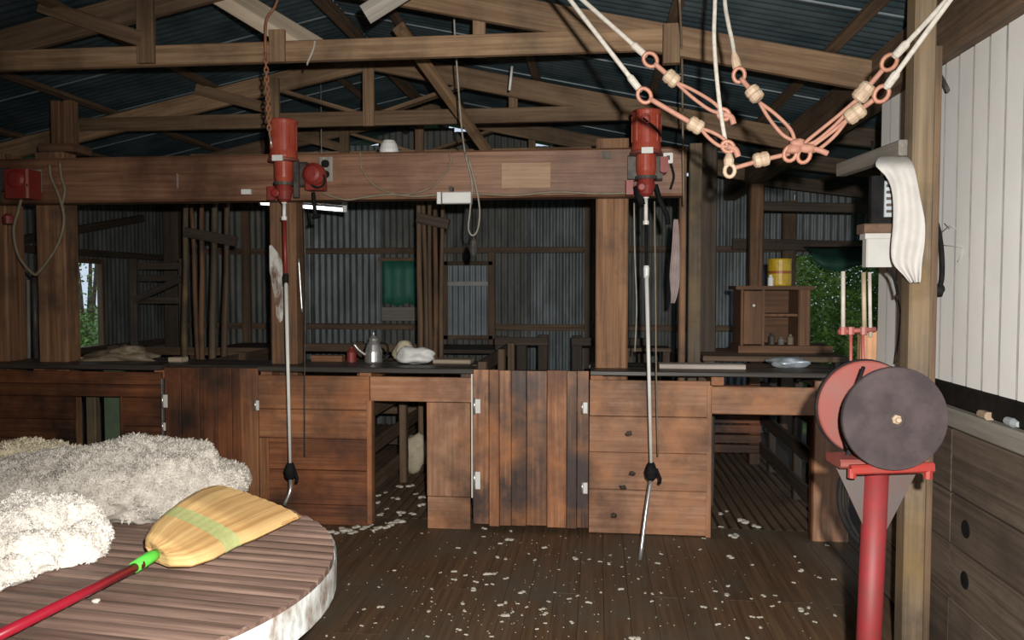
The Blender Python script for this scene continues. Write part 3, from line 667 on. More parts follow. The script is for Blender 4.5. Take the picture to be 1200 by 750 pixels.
# boards at the rear of the broad chute pen
# ================================================================== BEHIND THE PENS
# pole bundles
def poles(cx, Y, spec, labbase, group):
    out = []
    for k_, (xa, xb, r, zt) in enumerate(sorted(spec, key=lambda q_: q_[0])):
        a = at(xa, 425, Y); b = at(xb, 240, Y); 
        base = Vector((a.x, Y+rnd(.05), 0)); top = Vector((b.x, Y+.05+rnd(.04), zt))
        pts = [base.lerp(top, k/6)+Vector((rnd(.007), rnd(.007), 0)) for k in range(7)]
        o = MB().tube(curve_pts(pts, 2), [r*(1.1-.03*k) for k in range(13)], 8).build('pole', random.choice(['dark_brown', 'post_tan', 'post']))
        out.append(tag(o, ('leftmost', 'second from left', 'middle', 'second from right', 'rightmost')[k_]+' '+labbase, 'pole', group))
    return out
poles(0, 6.9, [(494, 488, .030, 2.6), (503, 494, .026, 2.45), (504, 503, .024, 2.5), (510, 509, .026, 2.62), (516, 517, .024, 2.6)], 'slender pole at its foot in the bundle right of the kettle', 'poles bundled right of the kettle')
a, b = at(489, 255, 6.86), at(526, 263, 6.86)
tag(bar('cross_board', 'dark', a, b, .05, .09), 'short dark board holding together the poles right of the kettle', 'board')
poles(0, 6.9, [(216, 218, .030, 2.7), (238, 219, .026, 2.4), (235, 236, .028, 2.65), (246, 248, .036, 2.7), (258, 262, .030, 2.7)], 'dark pole at its foot in the bundle above the narrow gate', 'poles bundled above the narrow gate')
a, b = at(217, 272, 6.86), at(277, 283, 6.86)
tag(bar('cross_board', 'dark', a, b, .05, .09), 'short dark board across the poles seen above the narrow gate', 'board')
# corner post, dark uprights
tag(MB().box(XL+.06, XL+.25, YB-.3, YB-.12, -.05, 3.0).build('timber_post', 'dark'), 'dark corner post where the left and back walls meet', 'post')
tag(MB().box(1.44, 1.56, 7.75, 7.88, -.05, 2.615).build('timber_post', 'post'), 'brown post standing up behind the cupboard with the tin', 'post')
a = at(831, 300, 6.4); tag(MB().box(a.x-.07, a.x+.06, 6.4, 6.5, -.05, 2.9).build('timber_post', 'dark'), 'dark post left of the cupboard behind the end of the beam', 'post')
# fluorescent tube
a, b = at(306, 238, 7.3), at(404, 246, 6.6)
tb = thing('tube_lamp', 'lit fluorescent tube glowing below the beam behind the middle post', 'lamp', (a+b)/2)
MB().tube([a, b], .016, 10).build('tube', 'tube', tb)
bar('batten', 'white_paint', a+Vector((0, 0, .05)), b+Vector((0, 0, .05)), .06, .035, tb)
for p in (a, b): MB().lathe(p+Vector((0, 0, -.02)), (0, 0, 1), [(0, .02), (.06, .02)], 10).build('end_cap', 'white_plastic', tb)
for q in (.25, .75):
    p = a.lerp(b, q); MB().tube([p+Vector((0, 0, .06)), (p.x, p.y, raf_low(p.x)+.2)], .004, 6).build('hanger_wire', 'wire', tb)
# hatch, blind and gate on the back wall
hx0, hx1 = at(518, 350, YB-.1).x, at(577, 350, YB-.1).x; hz0, hz1 = at(545, 398, YB-.1).z, at(545, 306, YB-.1).z
ht = thing('hatch', 'framed iron hatch with a pale level strip in the back wall', 'hatch', ((hx0+hx1)/2, YB-.06, hz0))
for (b) in ((hx0, hx0+.07, YB-.10, YB-.06, hz0, hz1), (hx1-.05, hx1+.03, YB-.10, YB-.06, hz0-.3, hz1+.1), (hx0, hx1, YB-.10, YB-.06, hz1-.05, hz1), (hx0, hx1, YB-.10, YB-.06, hz0, hz0+.05)): box('frame_board', 'dark_brown', b, ht)
zz = at(545, 332, YB-.1).z; box('pale_strip', 'strip_pale', (hx0+.07, hx1-.05, YB-.115, YB-.095, zz-.03, zz+.02), ht)
bb = corr(hz1-hz0-.1, hx1-hx0-.12, pitch=(hx1-hx0-.12)/7); sheet(bb, (1, 0, 0), (0, 0, 1), (0, -1, 0), (hx0+.07, YB-.075, hz0+.05), 'iron_panel', 'iron_hatch', ht)
a, b = at(448, 306, YB-.1), at(492, 357, YB-.1)
bl = thing('window_blind', 'dark green blind over a small window left of the poles', 'blind', ((a.x+b.x)/2, YB-.06, b.z))
rows = [[Vector((a.x+(b.x-a.x)*j/12, YB-.09-.008*math.sin(j*1.9), a.z+(b.z-a.z)*i/4+ (.02*math.sin(j) if i == 4 else 0))) for j in range(13)] for i in range(5)]
o = MB().grid(rows).build('blind_cloth', 'blind', bl); o.modifiers.new('thickness', 'SOLIDIFY').thickness = .006
box('rail', 'dark_brown', (a.x-.04, b.x+.04, YB-.11, YB-.06, a.z, a.z+.04), bl)
a, b = at(447, 360, YB-.1), at(492, 376, YB-.1); box('sill_sheet', 'grey', (a.x, b.x, YB-.09, YB-.06, b.z, a.z), bl)
ga, gb_ = at(158, 310, 8.0), at(216, 352, 8.0)
g2 = thing('stored_gate', 'old wooden gate with a diagonal bar hung in the dark left corner', 'gate', ((ga.x+gb_.x)/2, 8.0, gb_.z))
for y in (312, 326, 352): 
    z = at(190, y, 8.0).z; box('bar', 'dark', (ga.x, gb_.x, 7.98, 8.01, z-.035, z+.035), g2)
for x in (ga.x, gb_.x): box('stile', 'dark', (x-.04, x+.04, 7.96, 7.99, 0, ga.z+.06), g2)
bar('diagonal_bar', 'dark', (ga.x, 7.965, gb_.z), (gb_.x, 7.965, ga.z-.15), .03, .07, g2)
# workbench under the back wall
bn = thing('bench', 'dark workbench along the back wall behind kettle', 'bench', (-2.6, 8.6, 0))
for k in range(3): box('plank', 'dark', (-4.2, -1.0, 8.3+k*.25, 8.54+k*.25, .93, .975), bn)
for x in (-4.1, -2.6, -1.1):
    for y in (8.36, 8.98): box('leg', 'dark', (x-.04, x+.04, y-.04, y+.04, 0, .93), bn)
bn2 = thing('bench', 'low dark shelf bench behind the bare brown post and right shaft', 'bench', (.6, 6.9, 0))
sx0, sx1 = at(734, 405, 6.7).x, at(786, 405, 6.7).x
for k, z in enumerate((1.13, .93)): box('shelf', 'dark_brown', (sx0, sx1, 6.7, 7.0, z-.03, z), bn2)
for x in (sx0+.03, sx1-.03): box('leg', 'dark', (x-.03, x+.03, 6.75, 6.95, 0, 1.1), bn2)
# raised deck that holds the cupboard and clutter on the right
dk = thing('bench', 'broad timber bench under the cupboard with the tin', 'bench', (at(910, 420, 6.3).x, 6.4, 0))
dx0, dx1 = at(820, 410, 6.2).x, at(985, 410, 6.2).x
for k in range(4): box('plank', 'dark_brown', (dx0, dx1, 6.0+k*.2, 6.19+k*.2, 1.09, 1.13), dk)
for x in (dx0+.05, dx1-.05): 
    for y in (6.05, 6.75): box('leg', 'dark', (x-.04, x+.04, y-.04, y+.04, 0, 1.09), dk)
# cupboard
cy = 6.3; cx0, cxm, cx1 = at(868, 370, cy).x, at(893, 370, cy).x, at(950, 370, cy).x; cz0, cz1 = 1.19, at(905, 335, cy).z
cb = thing('cupboard', 'brown wooden cupboard with closed door and open shelves on the bench', 'cupboard', ((cx0+cx1)/2, cy+.2, 1.13))
box('top', 'cupboard', (cx0-.04, cx1+.02, cy-.02, cy+.36, cz1-.03, cz1), cb); box('base', 'cupboard', (cx0-.02, cx1+.16, cy-.03, cy+.36, 1.13, cz0), cb)
for x in (cx0, cxm, cx1-.09): box('side', 'cupboard', (x, x+(.02 if x != cx1-.09 else .09), cy, cy+.34, cz0, cz1-.03), cb)
box('back', 'cupboard', (cx0, cx1, cy+.33, cy+.35, cz0, cz1-.03), cb)
zsh = at(920, 368, cy).z; box('shelf', 'cupboard', (cxm+.02, cx1-.09, cy+.03, cy+.33, zsh-.02, zsh), cb)
dr = box('door', 'cupboard', (cx0+.02, cxm, cy-.015, cy+.01, cz0+.01, cz1-.04), cb)
p = at(883, 358, cy-.02); MB().lathe((p.x, cy-.015, p.z), (0, -1, 0), [(0, .008), (.02, .012), (.028, .008)], 12).build('knob', 'white_paint', dr)
for (px, hh, m) in ((905, .09, 'dark_metal'), (916, .06, 'grey'), (927, .08, 'tan_cable')):
    p = at(px, 395, cy+.1); tag(MB().lathe((p.x, cy+.12, cz0), (0, 0, 1), [(0, .025), (hh*.7, .025), (hh*.85, .012), (hh, .012)], 12).build('jar', m), {905: 'dark jar on the lower cupboard shelf beside the door', 916: 'squat grey jar in the middle of the lower cupboard shelf', 927: 'tan jar on the lower cupboard shelf farthest from door'}[px], 'jar', 'jars in the cupboard')
tx, tz = at(914, 333, cy+.1), cz1
tn = thing('tin', 'large yellow tin standing on top of the cupboard', 'tin', (tx.x, cy+.12, cz1))
MB().lathe((tx.x, cy+.12, tz), (0, 0, 1), [(0, .088), (.004, .092), (.012, .089), (.20, .089), (.208, .092), (.212, .088), (.208, .08)], 24).build('tin_body', 'yellow_tin', tn)
MB().lathe((tx.x, cy+.12, tz+.095), (0, 0, 1), [(0, .0905), (.022, .0905)], 24).build('printed_band', 'tin_red', tn)
p = at(902, 334, cy+.05); tag(MB().lathe((p.x, cy+.02, tz), (0, 0, 1), [(0, .022), (.06, .022), (.075, .012), (.085, .012)], 12).build('bottle', 'white_plastic'), 'tiny white bottle in front of the yellow tin', 'bottle')
# tarp over the doorway
rows = []
for i in range(5):
    r = []
    for j in range(17):
        u = j/16; x = 2.25+u*2.0; r.append(Vector((x, YB-.2-.35*i/4, 2.08-.02*i-.16*math.sin(math.pi*u)*i/4-.03*math.sin(u*20)*i/4)))
    rows.append(r)
rows.append([p+Vector((0, -.01, -.07-.05*math.sin(k*.9))) for k, p in enumerate(rows[-1])])
o = MB().grid(rows).build('tarp', 'tarp'); o.modifiers.new('thickness', 'SOLIDIFY').thickness = .005
tag(o, 'dark green tarpaulin sagging across the top of rear doorway', 'tarp')
# things on the ledges
kx = at(438, 420, 5.6)
kt = thing('kettle', 'shiny steel kettle standing on the middle ledge', 'kettle', (kx.x, 5.6, 1.095))
MB().lathe((kx.x, 5.6, 1.095), (0, 0, 1), [(0, .062), (.01, .066), (.08, .062), (.13, .048), (.16, .034), (.175, .036), (.18, .03)], 22).build('kettle_body', 'steel', kt)
MB().lathe((kx.x, 5.6, 1.273), (0, 0, 1), [(0, .032), (.015, .02), (.022, .006), (.028, .010), (.04, .008), (.043, .003)], 16).build('kettle_lid', 'steel', kt)
MB().tube(curve_pts([(kx.x-.055, 5.58, 1.15), (kx.x-.10, 5.56, 1.19), (kx.x-.13, 5.55, 1.23)]), .011, 8).build('spout', 'steel', kt)
MB().tube(curve_pts([(kx.x+.05, 5.6, 1.24), (kx.x+.10, 5.6, 1.22), (kx.x+.10, 5.6, 1.16), (kx.x+.06, 5.6, 1.13)]), .008, 8).build('handle', 'black', kt)
p = at(412, 410, 5.62)
oc = thing('oil_can', 'small red oil can left of the kettle', 'can', (p.x, 5.62, 1.095))
MB().lathe((p.x, 5.62, 1.095), (0, 0, 1), [(0, .035), (.07, .035), (.10, .012), (.11, .01)], 16).build('can_body', 'red_dark', oc); MB().tube([(p.x, 5.62, 1.20), (p.x+.03, 5.62, 1.25)], .005, 6).build('nozzle', 'dark_metal', oc)
p = at(487, 422, 5.55)
tag(MB().blob((p.x, 5.55, 1.15), (.135, .10, .062), 3, .5, 3).build('crumpled_bag', 'white_plastic'), 'crumpled white plastic bag lying right of the kettle', 'bag')
p = at(472, 420, 5.7); tag(MB().blob((p.x, 5.75, 1.16), (.08, .06, .075), 9, .4, 3).build('wool_tuft', 'fleece_yellow'), 'creamy tuft of wool behind the crumpled bag', 'wool')
p = at(530, 420, 5.6); tag(MB().box(p.x-.13, p.x+.14, 5.55, 5.72, 1.095, 1.125, .006).build('folded_paper', 'pale'), 'flat pale folded paper between bag and wide gate', 'paper')
p = at(385, 426, 5.6); tag(MB().box(p.x-.13, p.x+.10, 5.6, 5.68, 1.095, 1.14, .006).build('wood_offcut', 'cupboard'), 'flat brown offcut lying between middle post and kettle', 'offcut')
p = at(218, 421, 5.6); tag(MB().box(p.x-.055, p.x+.045, 5.45, 5.55, 1.095, 1.13, .008).build('soap_block', 'pale'), 'small pale block on top above the narrow gate', 'block')
box_under = thing('ledge', 'short dark ledge just behind the narrow gate', 'ledge', (X(248), 5.5, 1.06)); 
for k in range(2): box('plank', 'ledge', (X(195), X(302), 5.32+k*.2, 5.51+k*.2, 1.06, 1.093), box_under)
p = at(165, 410, 5.9); tag(MB().blob((p.x, 5.62, 1.11), (.30, .12, .05), 5, .6, 3).blob((p.x+.06, 5.62, 1.15), (.12, .1, .06), 6, .6, 3).build('wool_heap', 'tan_cable'), 'low heap of dirty tan wool on the leftmost ledge', 'wool')
p = at(822, 432, 5.4); tag(MB().box(at(772, 432, 5.42).x, at(872, 432, 5.42).x, 5.36, 5.50, 1.095, 1.128, .006).build('loose_plank', 'plank_white'), 'whitish plank lying on the ledge beside the right shaft', 'plank')
p = at(920, 427, 5.7); tag(MB().blob((p.x, 5.6, 1.125), (.13, .09, .04), 12, .5, 3).build('crumpled_bag', 'silver'), 'crumpled clear plastic bag on the ledge below the cupboard', 'bag')
tag(MB().tube(curve_pts([at(x, y, 5.55) for (x, y) in ((865, 440), (885, 436), (905, 434), (925, 438), (938, 446))]), .012, 6).build('hose', 'black'), 'black hose lying along the ledge edge near the grinder', 'hose')
# clutter at the far left
tag(MB().tube([at(33, 328, 5.65), Vector((at(34, 425, 5.65).x, 5.65, 1.09))], .014, 8).build('pipe', 'grey'), 'pale upright pipe standing left of the looped-cable post', 'pipe')
tag(MB().tube([at(40, 322, 5.66), Vector((at(42, 405, 5.66).x, 5.66, 1.09))], .020, 8).build('pipe', 'dark_metal'), 'dark steel pipe close against the looped-cable post', 'pipe')
p = at(20, 400, 5.75); tag(MB().blob((p.x, 5.62, 1.17), (.10, .09, .085), 21, .4, 3).build('crumpled_bag', 'grey'), 'dull grey bag on the ledge at far left edge', 'bag')
p = at(108, 418, 5.6); tag(MB().box(p.x-.09, p.x+.06, 5.58, 5.66, 1.095, 1.112, .004).build('flat_stick', 'pale'), 'thin pale stick lying on ledge below the bright window', 'stick')

# ================================================================== RIGHT WALL FITTINGS
pr = at(1078, 375, 3.42)
np_ = thing('timber_post', 'tall tan post in front of the white iron wall', 'post', (1.32, 3.45, 0))
box('shaft', 'post_tan', (1.270, 1.355, 3.40, 3.50, 0, 3.06), np_, .008); box('cleat', 'dark_brown', (1.357, 1.385, 3.42, 3.50, 0, 2.62), np_)
br = bar('rail_board', 'grey', at(986, 199, 4.1), at(1060, 173, 3.46), .05, .065); tag(br, 'pale weathered rail board jutting from the tan post', 'board')
MB().tube([at(1022, 165, 3.9), at(1024, 200, 3.9)], .006, 6).build('hanging_wire', 'black', br)
# radio on its shelf, towel, white tub
def boxpx(x0, y0, x1, y1, Y, d, name, mat, parent=None, ch=.006):
    a, b = at(x0, y0, Y), at(x1, y1, Y); return MB().box(a.x, b.x, Y, Y+d, b.z, a.z, ch).build(name, mat, parent)
rd = thing('radio', 'black radio with a silver face, half hidden by the white towel', 'radio', at(1040, 258, 3.62))
boxpx(1022, 206, 1062, 262, 3.545, .045, 'case', 'black', rd); f_ = boxpx(1037, 212, 1060, 254, 3.535, .012, 'face', 'silver', rd, .003)
for k in range(5): boxpx(1039, 216+k*7.5, 1058, 219+k*7.5, 3.53, .007, 'grille_bar', 'dark_metal', f_, .001)
tag(boxpx(1013, 262, 1066, 273, 3.502, .10, 'shelf', 'dung', None), 'rough brown shelf under the radio on the tan post', 'shelf')
tb_ = tag(boxpx(1016, 273, 1046, 313, 3.52, .06, 'plastic_tub', 'tub', None), 'white plastic tub hanging under the brown shelf', 'tub')
a, b = at(1014, 272.6, 3.515), at(1047, 280, 3.515); MB().box(a.x, b.x, 3.515, 3.585, b.z, a.z, .003).build('rim', 'tub', tb_)
MB().tube(curve_pts([at(1040, 314, 3.62), at(1046, 322, 3.6), at(1050, 335, 3.58), at(1052, 345, 3.56)]), .006, 6).build('strap', 'black', tb_)
tw = cloth('towel', 'white towel draped over the radio against the tan post', 'towel', 'towel',
      [(1032, 1062, 182), (1027, 1068, 186), (1024, 1072, 194), (1038, 1074, 204), (1045, 1077, 220), (1046, 1080, 238), (1046, 1084, 256), (1045, 1084, 272), (1043, 1083, 288), (1043, 1080, 302), (1046, 1079, 312), (1058, 1078, 322), (1067, 1077, 332)], lambda u, v: 3.36+.16*max(0, .16-v)/.16-.02*u, .012, thick=.008)
tag(MB().tube(curve_pts([at_x(x, y, 1.465) for (x, y) in ((1096, 256), (1101, 275), (1104, 300), (1104, 325), (1101, 338))]), .010, 8).build('strap', 'black'), 'black strap with a plug hanging against the white wall', 'strap')
p = at_x(1100, 340, 1.465); sp = [o for o in bpy.data.objects if o.get('category') == 'strap'][0]
MB().blob(p, (.026, .026, .028), 2, .3, 2).build('plug', 'black', sp)
tag(MB().tube([at_x(1099, 84, 1.49), at_x(1104, 92, 1.46), at_x(1111, 106, 1.45)], .009, 6).build('bent_nail', 'dark_metal'), 'bent dark nail sticking out high on the white wall', 'nail')
for pl in ([(1098, 287), (1112, 288), (1128, 290), (1126, 300), (1122, 307)], [(1104, 272), (1112, 265), (1120, 268)], [(1107, 262), (1112, 268), (1118, 264)]):
    MB().tube([at_x(x, y, 1.500) for (x, y) in pl], .0022, 4).build('pencil_mark', 'chalk', wr)
p = at_x(1155, 488, 1.5); tag(MB().box(1.48, 1.52, p.y-.035, p.y+.03, 1.135, 1.165, .008).build('wood_block', 'toggle'), 'small yellowish wooden block on the wall rail', 'block')
p = at_x(1184, 490, 1.5); o = tag(MB().lathe((1.505, p.y+.05, 1.153), (0, -1, -.0), [(0, .006), (.02, .016), (.07, .018), (.10, .010)], 12).build('metal_fitting', 'silver'), 'small silvery metal fitting lying on the wall rail', 'fitting')
cable('wire', 'thin dark wire trailing down the wall end below the towel', [(1050, 345), (1055, 365), (1053, 395), (1049, 425)], 3.9, .004, 'dark_metal', 'wire', Ys=[4.0, 3.93, 3.96, 4.01])

# ================================================================== ROPE SLINGS
def toggle(p, d, par, L=.055, r=.026):
    d = Vector(d).normalized(); MB().lathe(Vector(p)-d*L/2, d, [(0, r*.6), (L*.1, r*.92), (L*.35, r), (L*.5, r*.88), (L*.65, r), (L*.9, r*.92), (L, r*.6)], 14).build('toggle', 'toggle', par)
def dring(p, d, par, r=.021, mat='copper'):
    ring(p, r, .0075, FW+Vector((.2, 0, .2)), 14, 1.25, d).build('ring', mat, par)
def rope(pts, r, mat, par, name='rope', n=6): return MB().tube(curve_pts(pts, n), r, 8).build(name, mat, par)
def loop2(a, b, gap, par, mat='pink', sag=.0):
    a, b = Vector(a), Vector(b); d = (b-a).normalized(); s = d.cross(FW).normalized()
    for k in (1, -1):
        rope([a, a.lerp(b, .35)+s*gap*k*.8-Vector((0, 0, sag)), a.lerp(b, .75)+s*gap*k-Vector((0, 0, sag)), b], .0065, mat, par, 'rubber_cord')
YR = 2.95
def sling(label, top, ringp, tog, endp, YY):
    t = thing('rope_sling', label, 'sling', at(*ringp, YY), 'rope slings overhead')
    A, R_, T, E_ = at(*top, YY+.1), at(*ringp, YY), at(*tog, YY), at(*endp, YY)
    d = (R_-A).normalized()
    rope([A-d*((3.12-A.z)/max(.2, -d.z)), A, R_-d*.05], .0085, 'rope', t); MB().lathe(R_-d*.09, d, [(0, .010), (.01, .013), (.06, .012), (.07, .008)], 10).build('splice', 'rope', t)
    dring(R_, d, t); e = (T-R_).normalized(); rope([R_+e*.02, T], .009, 'pink', t, 'rubber_cord'); toggle(T, e, t); loop2(T+e*.02, E_, .014, t); dring(E_, (E_-T), t, .017)
    MB().tube(curve_pts([E_, E_+Vector((.025, 0, -.01)), E_+Vector((.035, 0, -.035))]), .011, 8).build('hook', 'pink', t)
    return t
sling('upper of the two rope slings crossing over the right motor', (676, -6), (762, 70), (787, 92), (848, 134), 2.85)
s2 = sling('lower of the two rope slings ending beside the right motor', (662, -8), (755, 112), (815, 147), (853, 172), 2.8)
cl = thing('rope_sling', 'cluster of knotted rope slings meeting in front of the dark lean-to', 'sling', at(932, 178, 2.8), 'rope slings overhead')
# hanging cord with end ring, then a short cord to the knot
q_ = at(838, -8, 2.9); rope([(q_.x, q_.y+.02, 3.0), q_, at(837, 50, 2.88), at(843, 120, 2.85), at(850, 165, 2.82), at(854, 186, 2.8)], .0075, 'rope', cl)
dring(at(855, 200, 2.8), Vector((0, 0, 1)), cl, .017, 'toggle'); MB().lathe(at(854, 194, 2.8), (0, 0, 1), [(0, .016), (.02, .018), (.04, .010)], 10).build('splice', 'toggle', cl)
rope([at(860, 197, 2.8), at(892, 188, 2.8), at(925, 180, 2.8)], .008, 'pink', cl, 'rubber_cord'); toggle(at(892, 187, 2.8), (1, 0, .2), cl)
# second hanging cord
q_ = at(849, -6, 2.95); rope([(q_.x-.01, q_.y+.02, 3.0), q_, at(853, 25, 2.92), at(858, 48, 2.9), at(861, 68, 2.86)], .0075, 'rope', cl)
MB().lathe(at(864, 80, 2.85), at(860, 62, 2.85)-at(864, 80, 2.85), [(0, .016), (.03, .015), (.055, .008)], 10).build('splice', 'toggle', cl)
dring(at(866, 88, 2.84), Vector((0, 0, 1)), cl, .019); d = at(884, 110, 2.82)-at(866, 88, 2.84); rope([at(868, 92, 2.84), at(884, 110, 2.82)], .009, 'pink', cl, 'rubber_cord'); toggle(at(884, 110, 2.82), d, cl)
loop2(at(890, 120, 2.82), at(932, 166, 2.8), .016, cl)
# ropes up to the plate on the right
for (top, rp, tg, end) in (((1117, -8), (1042, 73), (1012, 108), (938, 172)), ((1106, 10), (1033, 110), (1002, 133), (944, 178))):
    A, R_, T, E_ = at(top[0], top[1], 2.55), at(*rp, 2.72), at(*tg, 2.76), at(*end, 2.8); d = (R_-A).normalized()
    rope([A+(A-R_)*.35, A, R_-d*.03], .0085, 'rope', cl); MB().lathe(R_-d*.08, d, [(0, .010), (.01, .014), (.05, .013), (.06, .008)], 10).build('splice', 'rope', cl)
    dring(R_, d, cl, .021); e = (T-R_).normalized(); rope([R_+e*.02, T], .0085, 'pink', cl, 'rubber_cord'); toggle(T, e, cl, .065, .028); loop2(T+e*.025, E_, .010, cl, sag=.012)
for (px, py) in ((926, 180), (942, 182)):
    dring(at(px, py, 2.79), Vector((.3, 0, 1)), cl, .02)
for (px, py, q) in ((934, 168, (.3, 0, .2)), (930, 175, (1, 0, .4)), (946, 174, (1, 0, -.4))): MB().blob(at(px, py, 2.79), (.026, .02, .018), px, .4, 2).build('knot', 'pink', cl)
rope([at(948, 174, 2.79), at(960, 176, 2.79), at(970, 180, 2.79)], .010, 'pink', cl, 'hook')
# other hanging bits
cable('wire', 'thin wire running down past the end of the red-brown beam', [(796, -6), (799, 60), (800, 140), (801, 240)], 5.1, .006, 'tan_cable', 'wire', Ys=[3.85, 4.4, 4.9, 5.15])
ch = thing('chain', 'rusty chain hanging down to the middle motor', 'chain', at(316, 170, 4.3))
a, b = at(311, 62, 4.28), at(316, 158, 4.28); n = 17
for k in range(n):
    p = a.lerp(b, (k+.5)/n); ring(p, .011, .0045, (0, 1, 0) if k % 2 else (1, .3, 0), 10, 1.7, (0, 0, 1)).build('link', 'rust', ch)
MB().tube(curve_pts([at(327, -6, 4.28), at(322, 8, 4.28), at(312, 25, 4.28), at(311, 62, 4.28)]), .008, 6).build('hanging_wire', 'rust', ch); MB().tube([b, b-Vector((-.012, 0, .07))], .005, 6).build('end_wire', 'steel', ch)
tag(MB().tube(curve_pts([at(369, 48, 4.32), at(367, 58, 4.34), at(361, 72, 4.34), at(360, 76, 4.36)]), .006, 6).build('twine', 'rope'), 'short twist of twine over the nearest chord', 'twine')
tag(MB().tube([at(600, 78, 5.6), at(597, 106, 5.6)], .010, 6).build('strip', 'white_paint'), 'slim white strip hanging between the two nearer trusses', 'strip')

# ================================================================== GRINDER
ax = Vector((math.sin(math.radians(4)), -math.cos(math.radians(4)), 0))        # shaft, towards the camera and right
fc = at(1049, 491, 2.5); rc = fc-ax*.215
gd = thing('grinder', 'red pedestal grinder with a big dark disc beside the tan post', 'grinder', (fc.x-.1, 2.6, 0))
R = .158
fd = MB().lathe(fc, ax, [(-.02, R*.96), (-.014, R), (0, R), (.004, R*.985), (.005, .03), (.007, .026)], 48).build('front_disc', 'disc', gd)
MB().lathe(fc, ax, [(.004, .015), (.014, .015), (.018, .009), (.026, .007)], 6).build('nut', 'toggle', fd)
MB().lathe(rc, ax, [(-.02, R*.96), (-.014, R*.99), (.0, R*.99), (.004, R*.96), (.006, .06), (.02, .055)], 48).build('rear_disc', 'red_pale', gd)
MB().lathe(rc, ax, [(.0, .06), (.05, .07), (.17, .07), (.21, .045)], 24).build('motor_body', 'red', gd)
MB().lathe(rc-ax*.045, ax, [(0, R*.9), (.02, R*1.02), (.03, R*1.02)], 40).build('rear_guard', 'black', gd)
mid = fc.lerp(rc, .55); bz = at(1030, 541, 2.6).z
side = Vector((ax.y, -ax.x, 0)); side = side if side.x > 0 else -side
MB().bar(mid-side*.14+Vector((0, 0, bz-mid.z)), mid+side*.13+Vector((0, 0, bz-mid.z)), .13, .028, .008).build('base_plate', 'red_pale', gd)
MB().bar(mid-side*.12-ax*-.09+Vector((0, 0, bz-mid.z-.01)), mid+side*.13-ax*-.09+Vector((0, 0, bz-mid.z+.0)), .025, .030, .006).build('tool_rest', 'red_dark', gd)
for s in (-1, 1):
    MB().lathe(mid+side*.115*s+ax*.09+Vector((0, 0, bz-mid.z-.035)), (0, 0, 1), [(0, .013), (.03, .013)], 8).build('bolt', 'red_dark', gd)
MB().box(mid.x-.06, mid.x+.06, mid.y-.06, mid.y+.06, bz+.01, mid.z-.04).build('pedestal_head', 'red_dark', gd)
pc_ = at(1022, 680, 2.6); ptop = Vector((pc_.x+.012, mid.y, bz-.02)); pbot = Vector((pc_.x-.012, mid.y, 0))
MB().tube([pbot, ptop], .038, 18).build('pedestal_pipe', 'red_post', gd)
for s in (-1, 1):
    p = Vector((ptop.x, mid.y, 0)); MB().prism([Vector((p.x+s*.036, mid.y-.006, bz-.025)), Vector((p.x+s*.125, mid.y-.006, bz-.025)), Vector((p.x+s*.034, mid.y-.006, bz-.22))], (0, .012, 0)).build('gusset', 'gusset', gd)
MB().lathe((pbot.x, mid.y, 0), (0, 0, 1), [(0, .12), (.012, .12), (.016, .06), (.03, .045)], 20).build('foot_plate', 'red_dark', gd)
MB().tube(curve_pts([at(998, 522, 2.62), at(990, 545, 2.63), at(984, 575, 2.64), at(986, 600, 2.64), at(998, 625, 2.66), at(1012, 640, 2.68)]), .009, 8).build('power_lead', 'black', gd)
MB().tube(curve_pts([at(994, 535, 2.64), at(991, 570, 2.65), at(994, 605, 2.66), at(1008, 632, 2.67)]), .006, 8).build('power_lead', 'black', gd)
MB().tube(curve_pts([at(1012, 430, 2.56), at(1000, 465, 2.53), at(990, 500, 2.55), at(993, 525, 2.58)]), .006, 6).build('earth_lead', 'black', gd)
# pendulum frame of the grinder: thin rods standing up behind the discs
for (xa, ya, xb, yb, m, r) in ((997, 470, 997, 386, 'red_pale', .0055), (1012, 468, 1011, 386, 'red_pale', .0055), (988, 392, 988, 318, 'wire', .007), (1013, 392, 1012, 319, 'tan_cable', .0075), (1020, 395, 1019, 319, 'wire', .006)):
    MB().tube([at(xa, ya, 2.74), at(xb, yb, 2.74)], r, 8).build('rod', m, gd)
MB().tube([at(982, 389, 2.74), at(1026, 386, 2.74)], .009, 8).build('cross_link', 'red_pale', gd)
a, b = at(1009, 388, 2.76), at(1028, 424, 2.76); MB().box(a.x, b.x, 2.755, 2.80, b.z-.03, a.z, .006).build('back_block', 'post', gd)
for px in (988, 997, 1012): MB().lathe(at(px, 392, 2.735), (0, 0, 1), [(0, .012), (.025, .012)], 8).build('clamp_nut', 'red_pale', gd)

# ================================================================== WOOL TABLE
TC, TR, TZ = Vector((-1.64, 2.20, 0)), .84, .80
tbl = thing('wool_table', 'round slatted wool table with a rusty white rim, in front', 'table', (TC.x, TC.y, 0))
sa = math.radians(-6.5); sdir = Vector((math.cos(sa), math.sin(sa), 0)); sper = Vector((-sdir.y, sdir.x, 0))
u = -TR+.035
while u < TR-.02:
    h = math.sqrt(max((TR-.004)**2-u*u, 0))
    if h > .05:
        b = MB(); n = 7; sec = [(-.027+.054*k/(n-1), -.010+.010*math.sin(math.pi*k/(n-1))**.6) for k in range(n)]+[(.024, -.03), (-.024, -.03)]
        c = TC+Vector((0, 0, TZ))+sper*u; vs_, gs = [], []
        for e_ in (-1, 1):
            for (p, z) in sec:
                e = e_*math.sqrt(max((TR-.003)**2-(u+p)**2, .0004)); vs_.append(c+sdir*e+sper*p+Vector((0, 0, z))); gs.append((e, p, z))
        m_ = len(sec)
        b.add(vs_, [(k, (k+1) % m_, m_+(k+1) % m_, m_+k) for k in range(m_)]+[tuple(range(m_-1, -1, -1)), tuple(range(m_, 2*m_))], gs)
        b.build('slat', 'slat', tbl)
    u += .0615
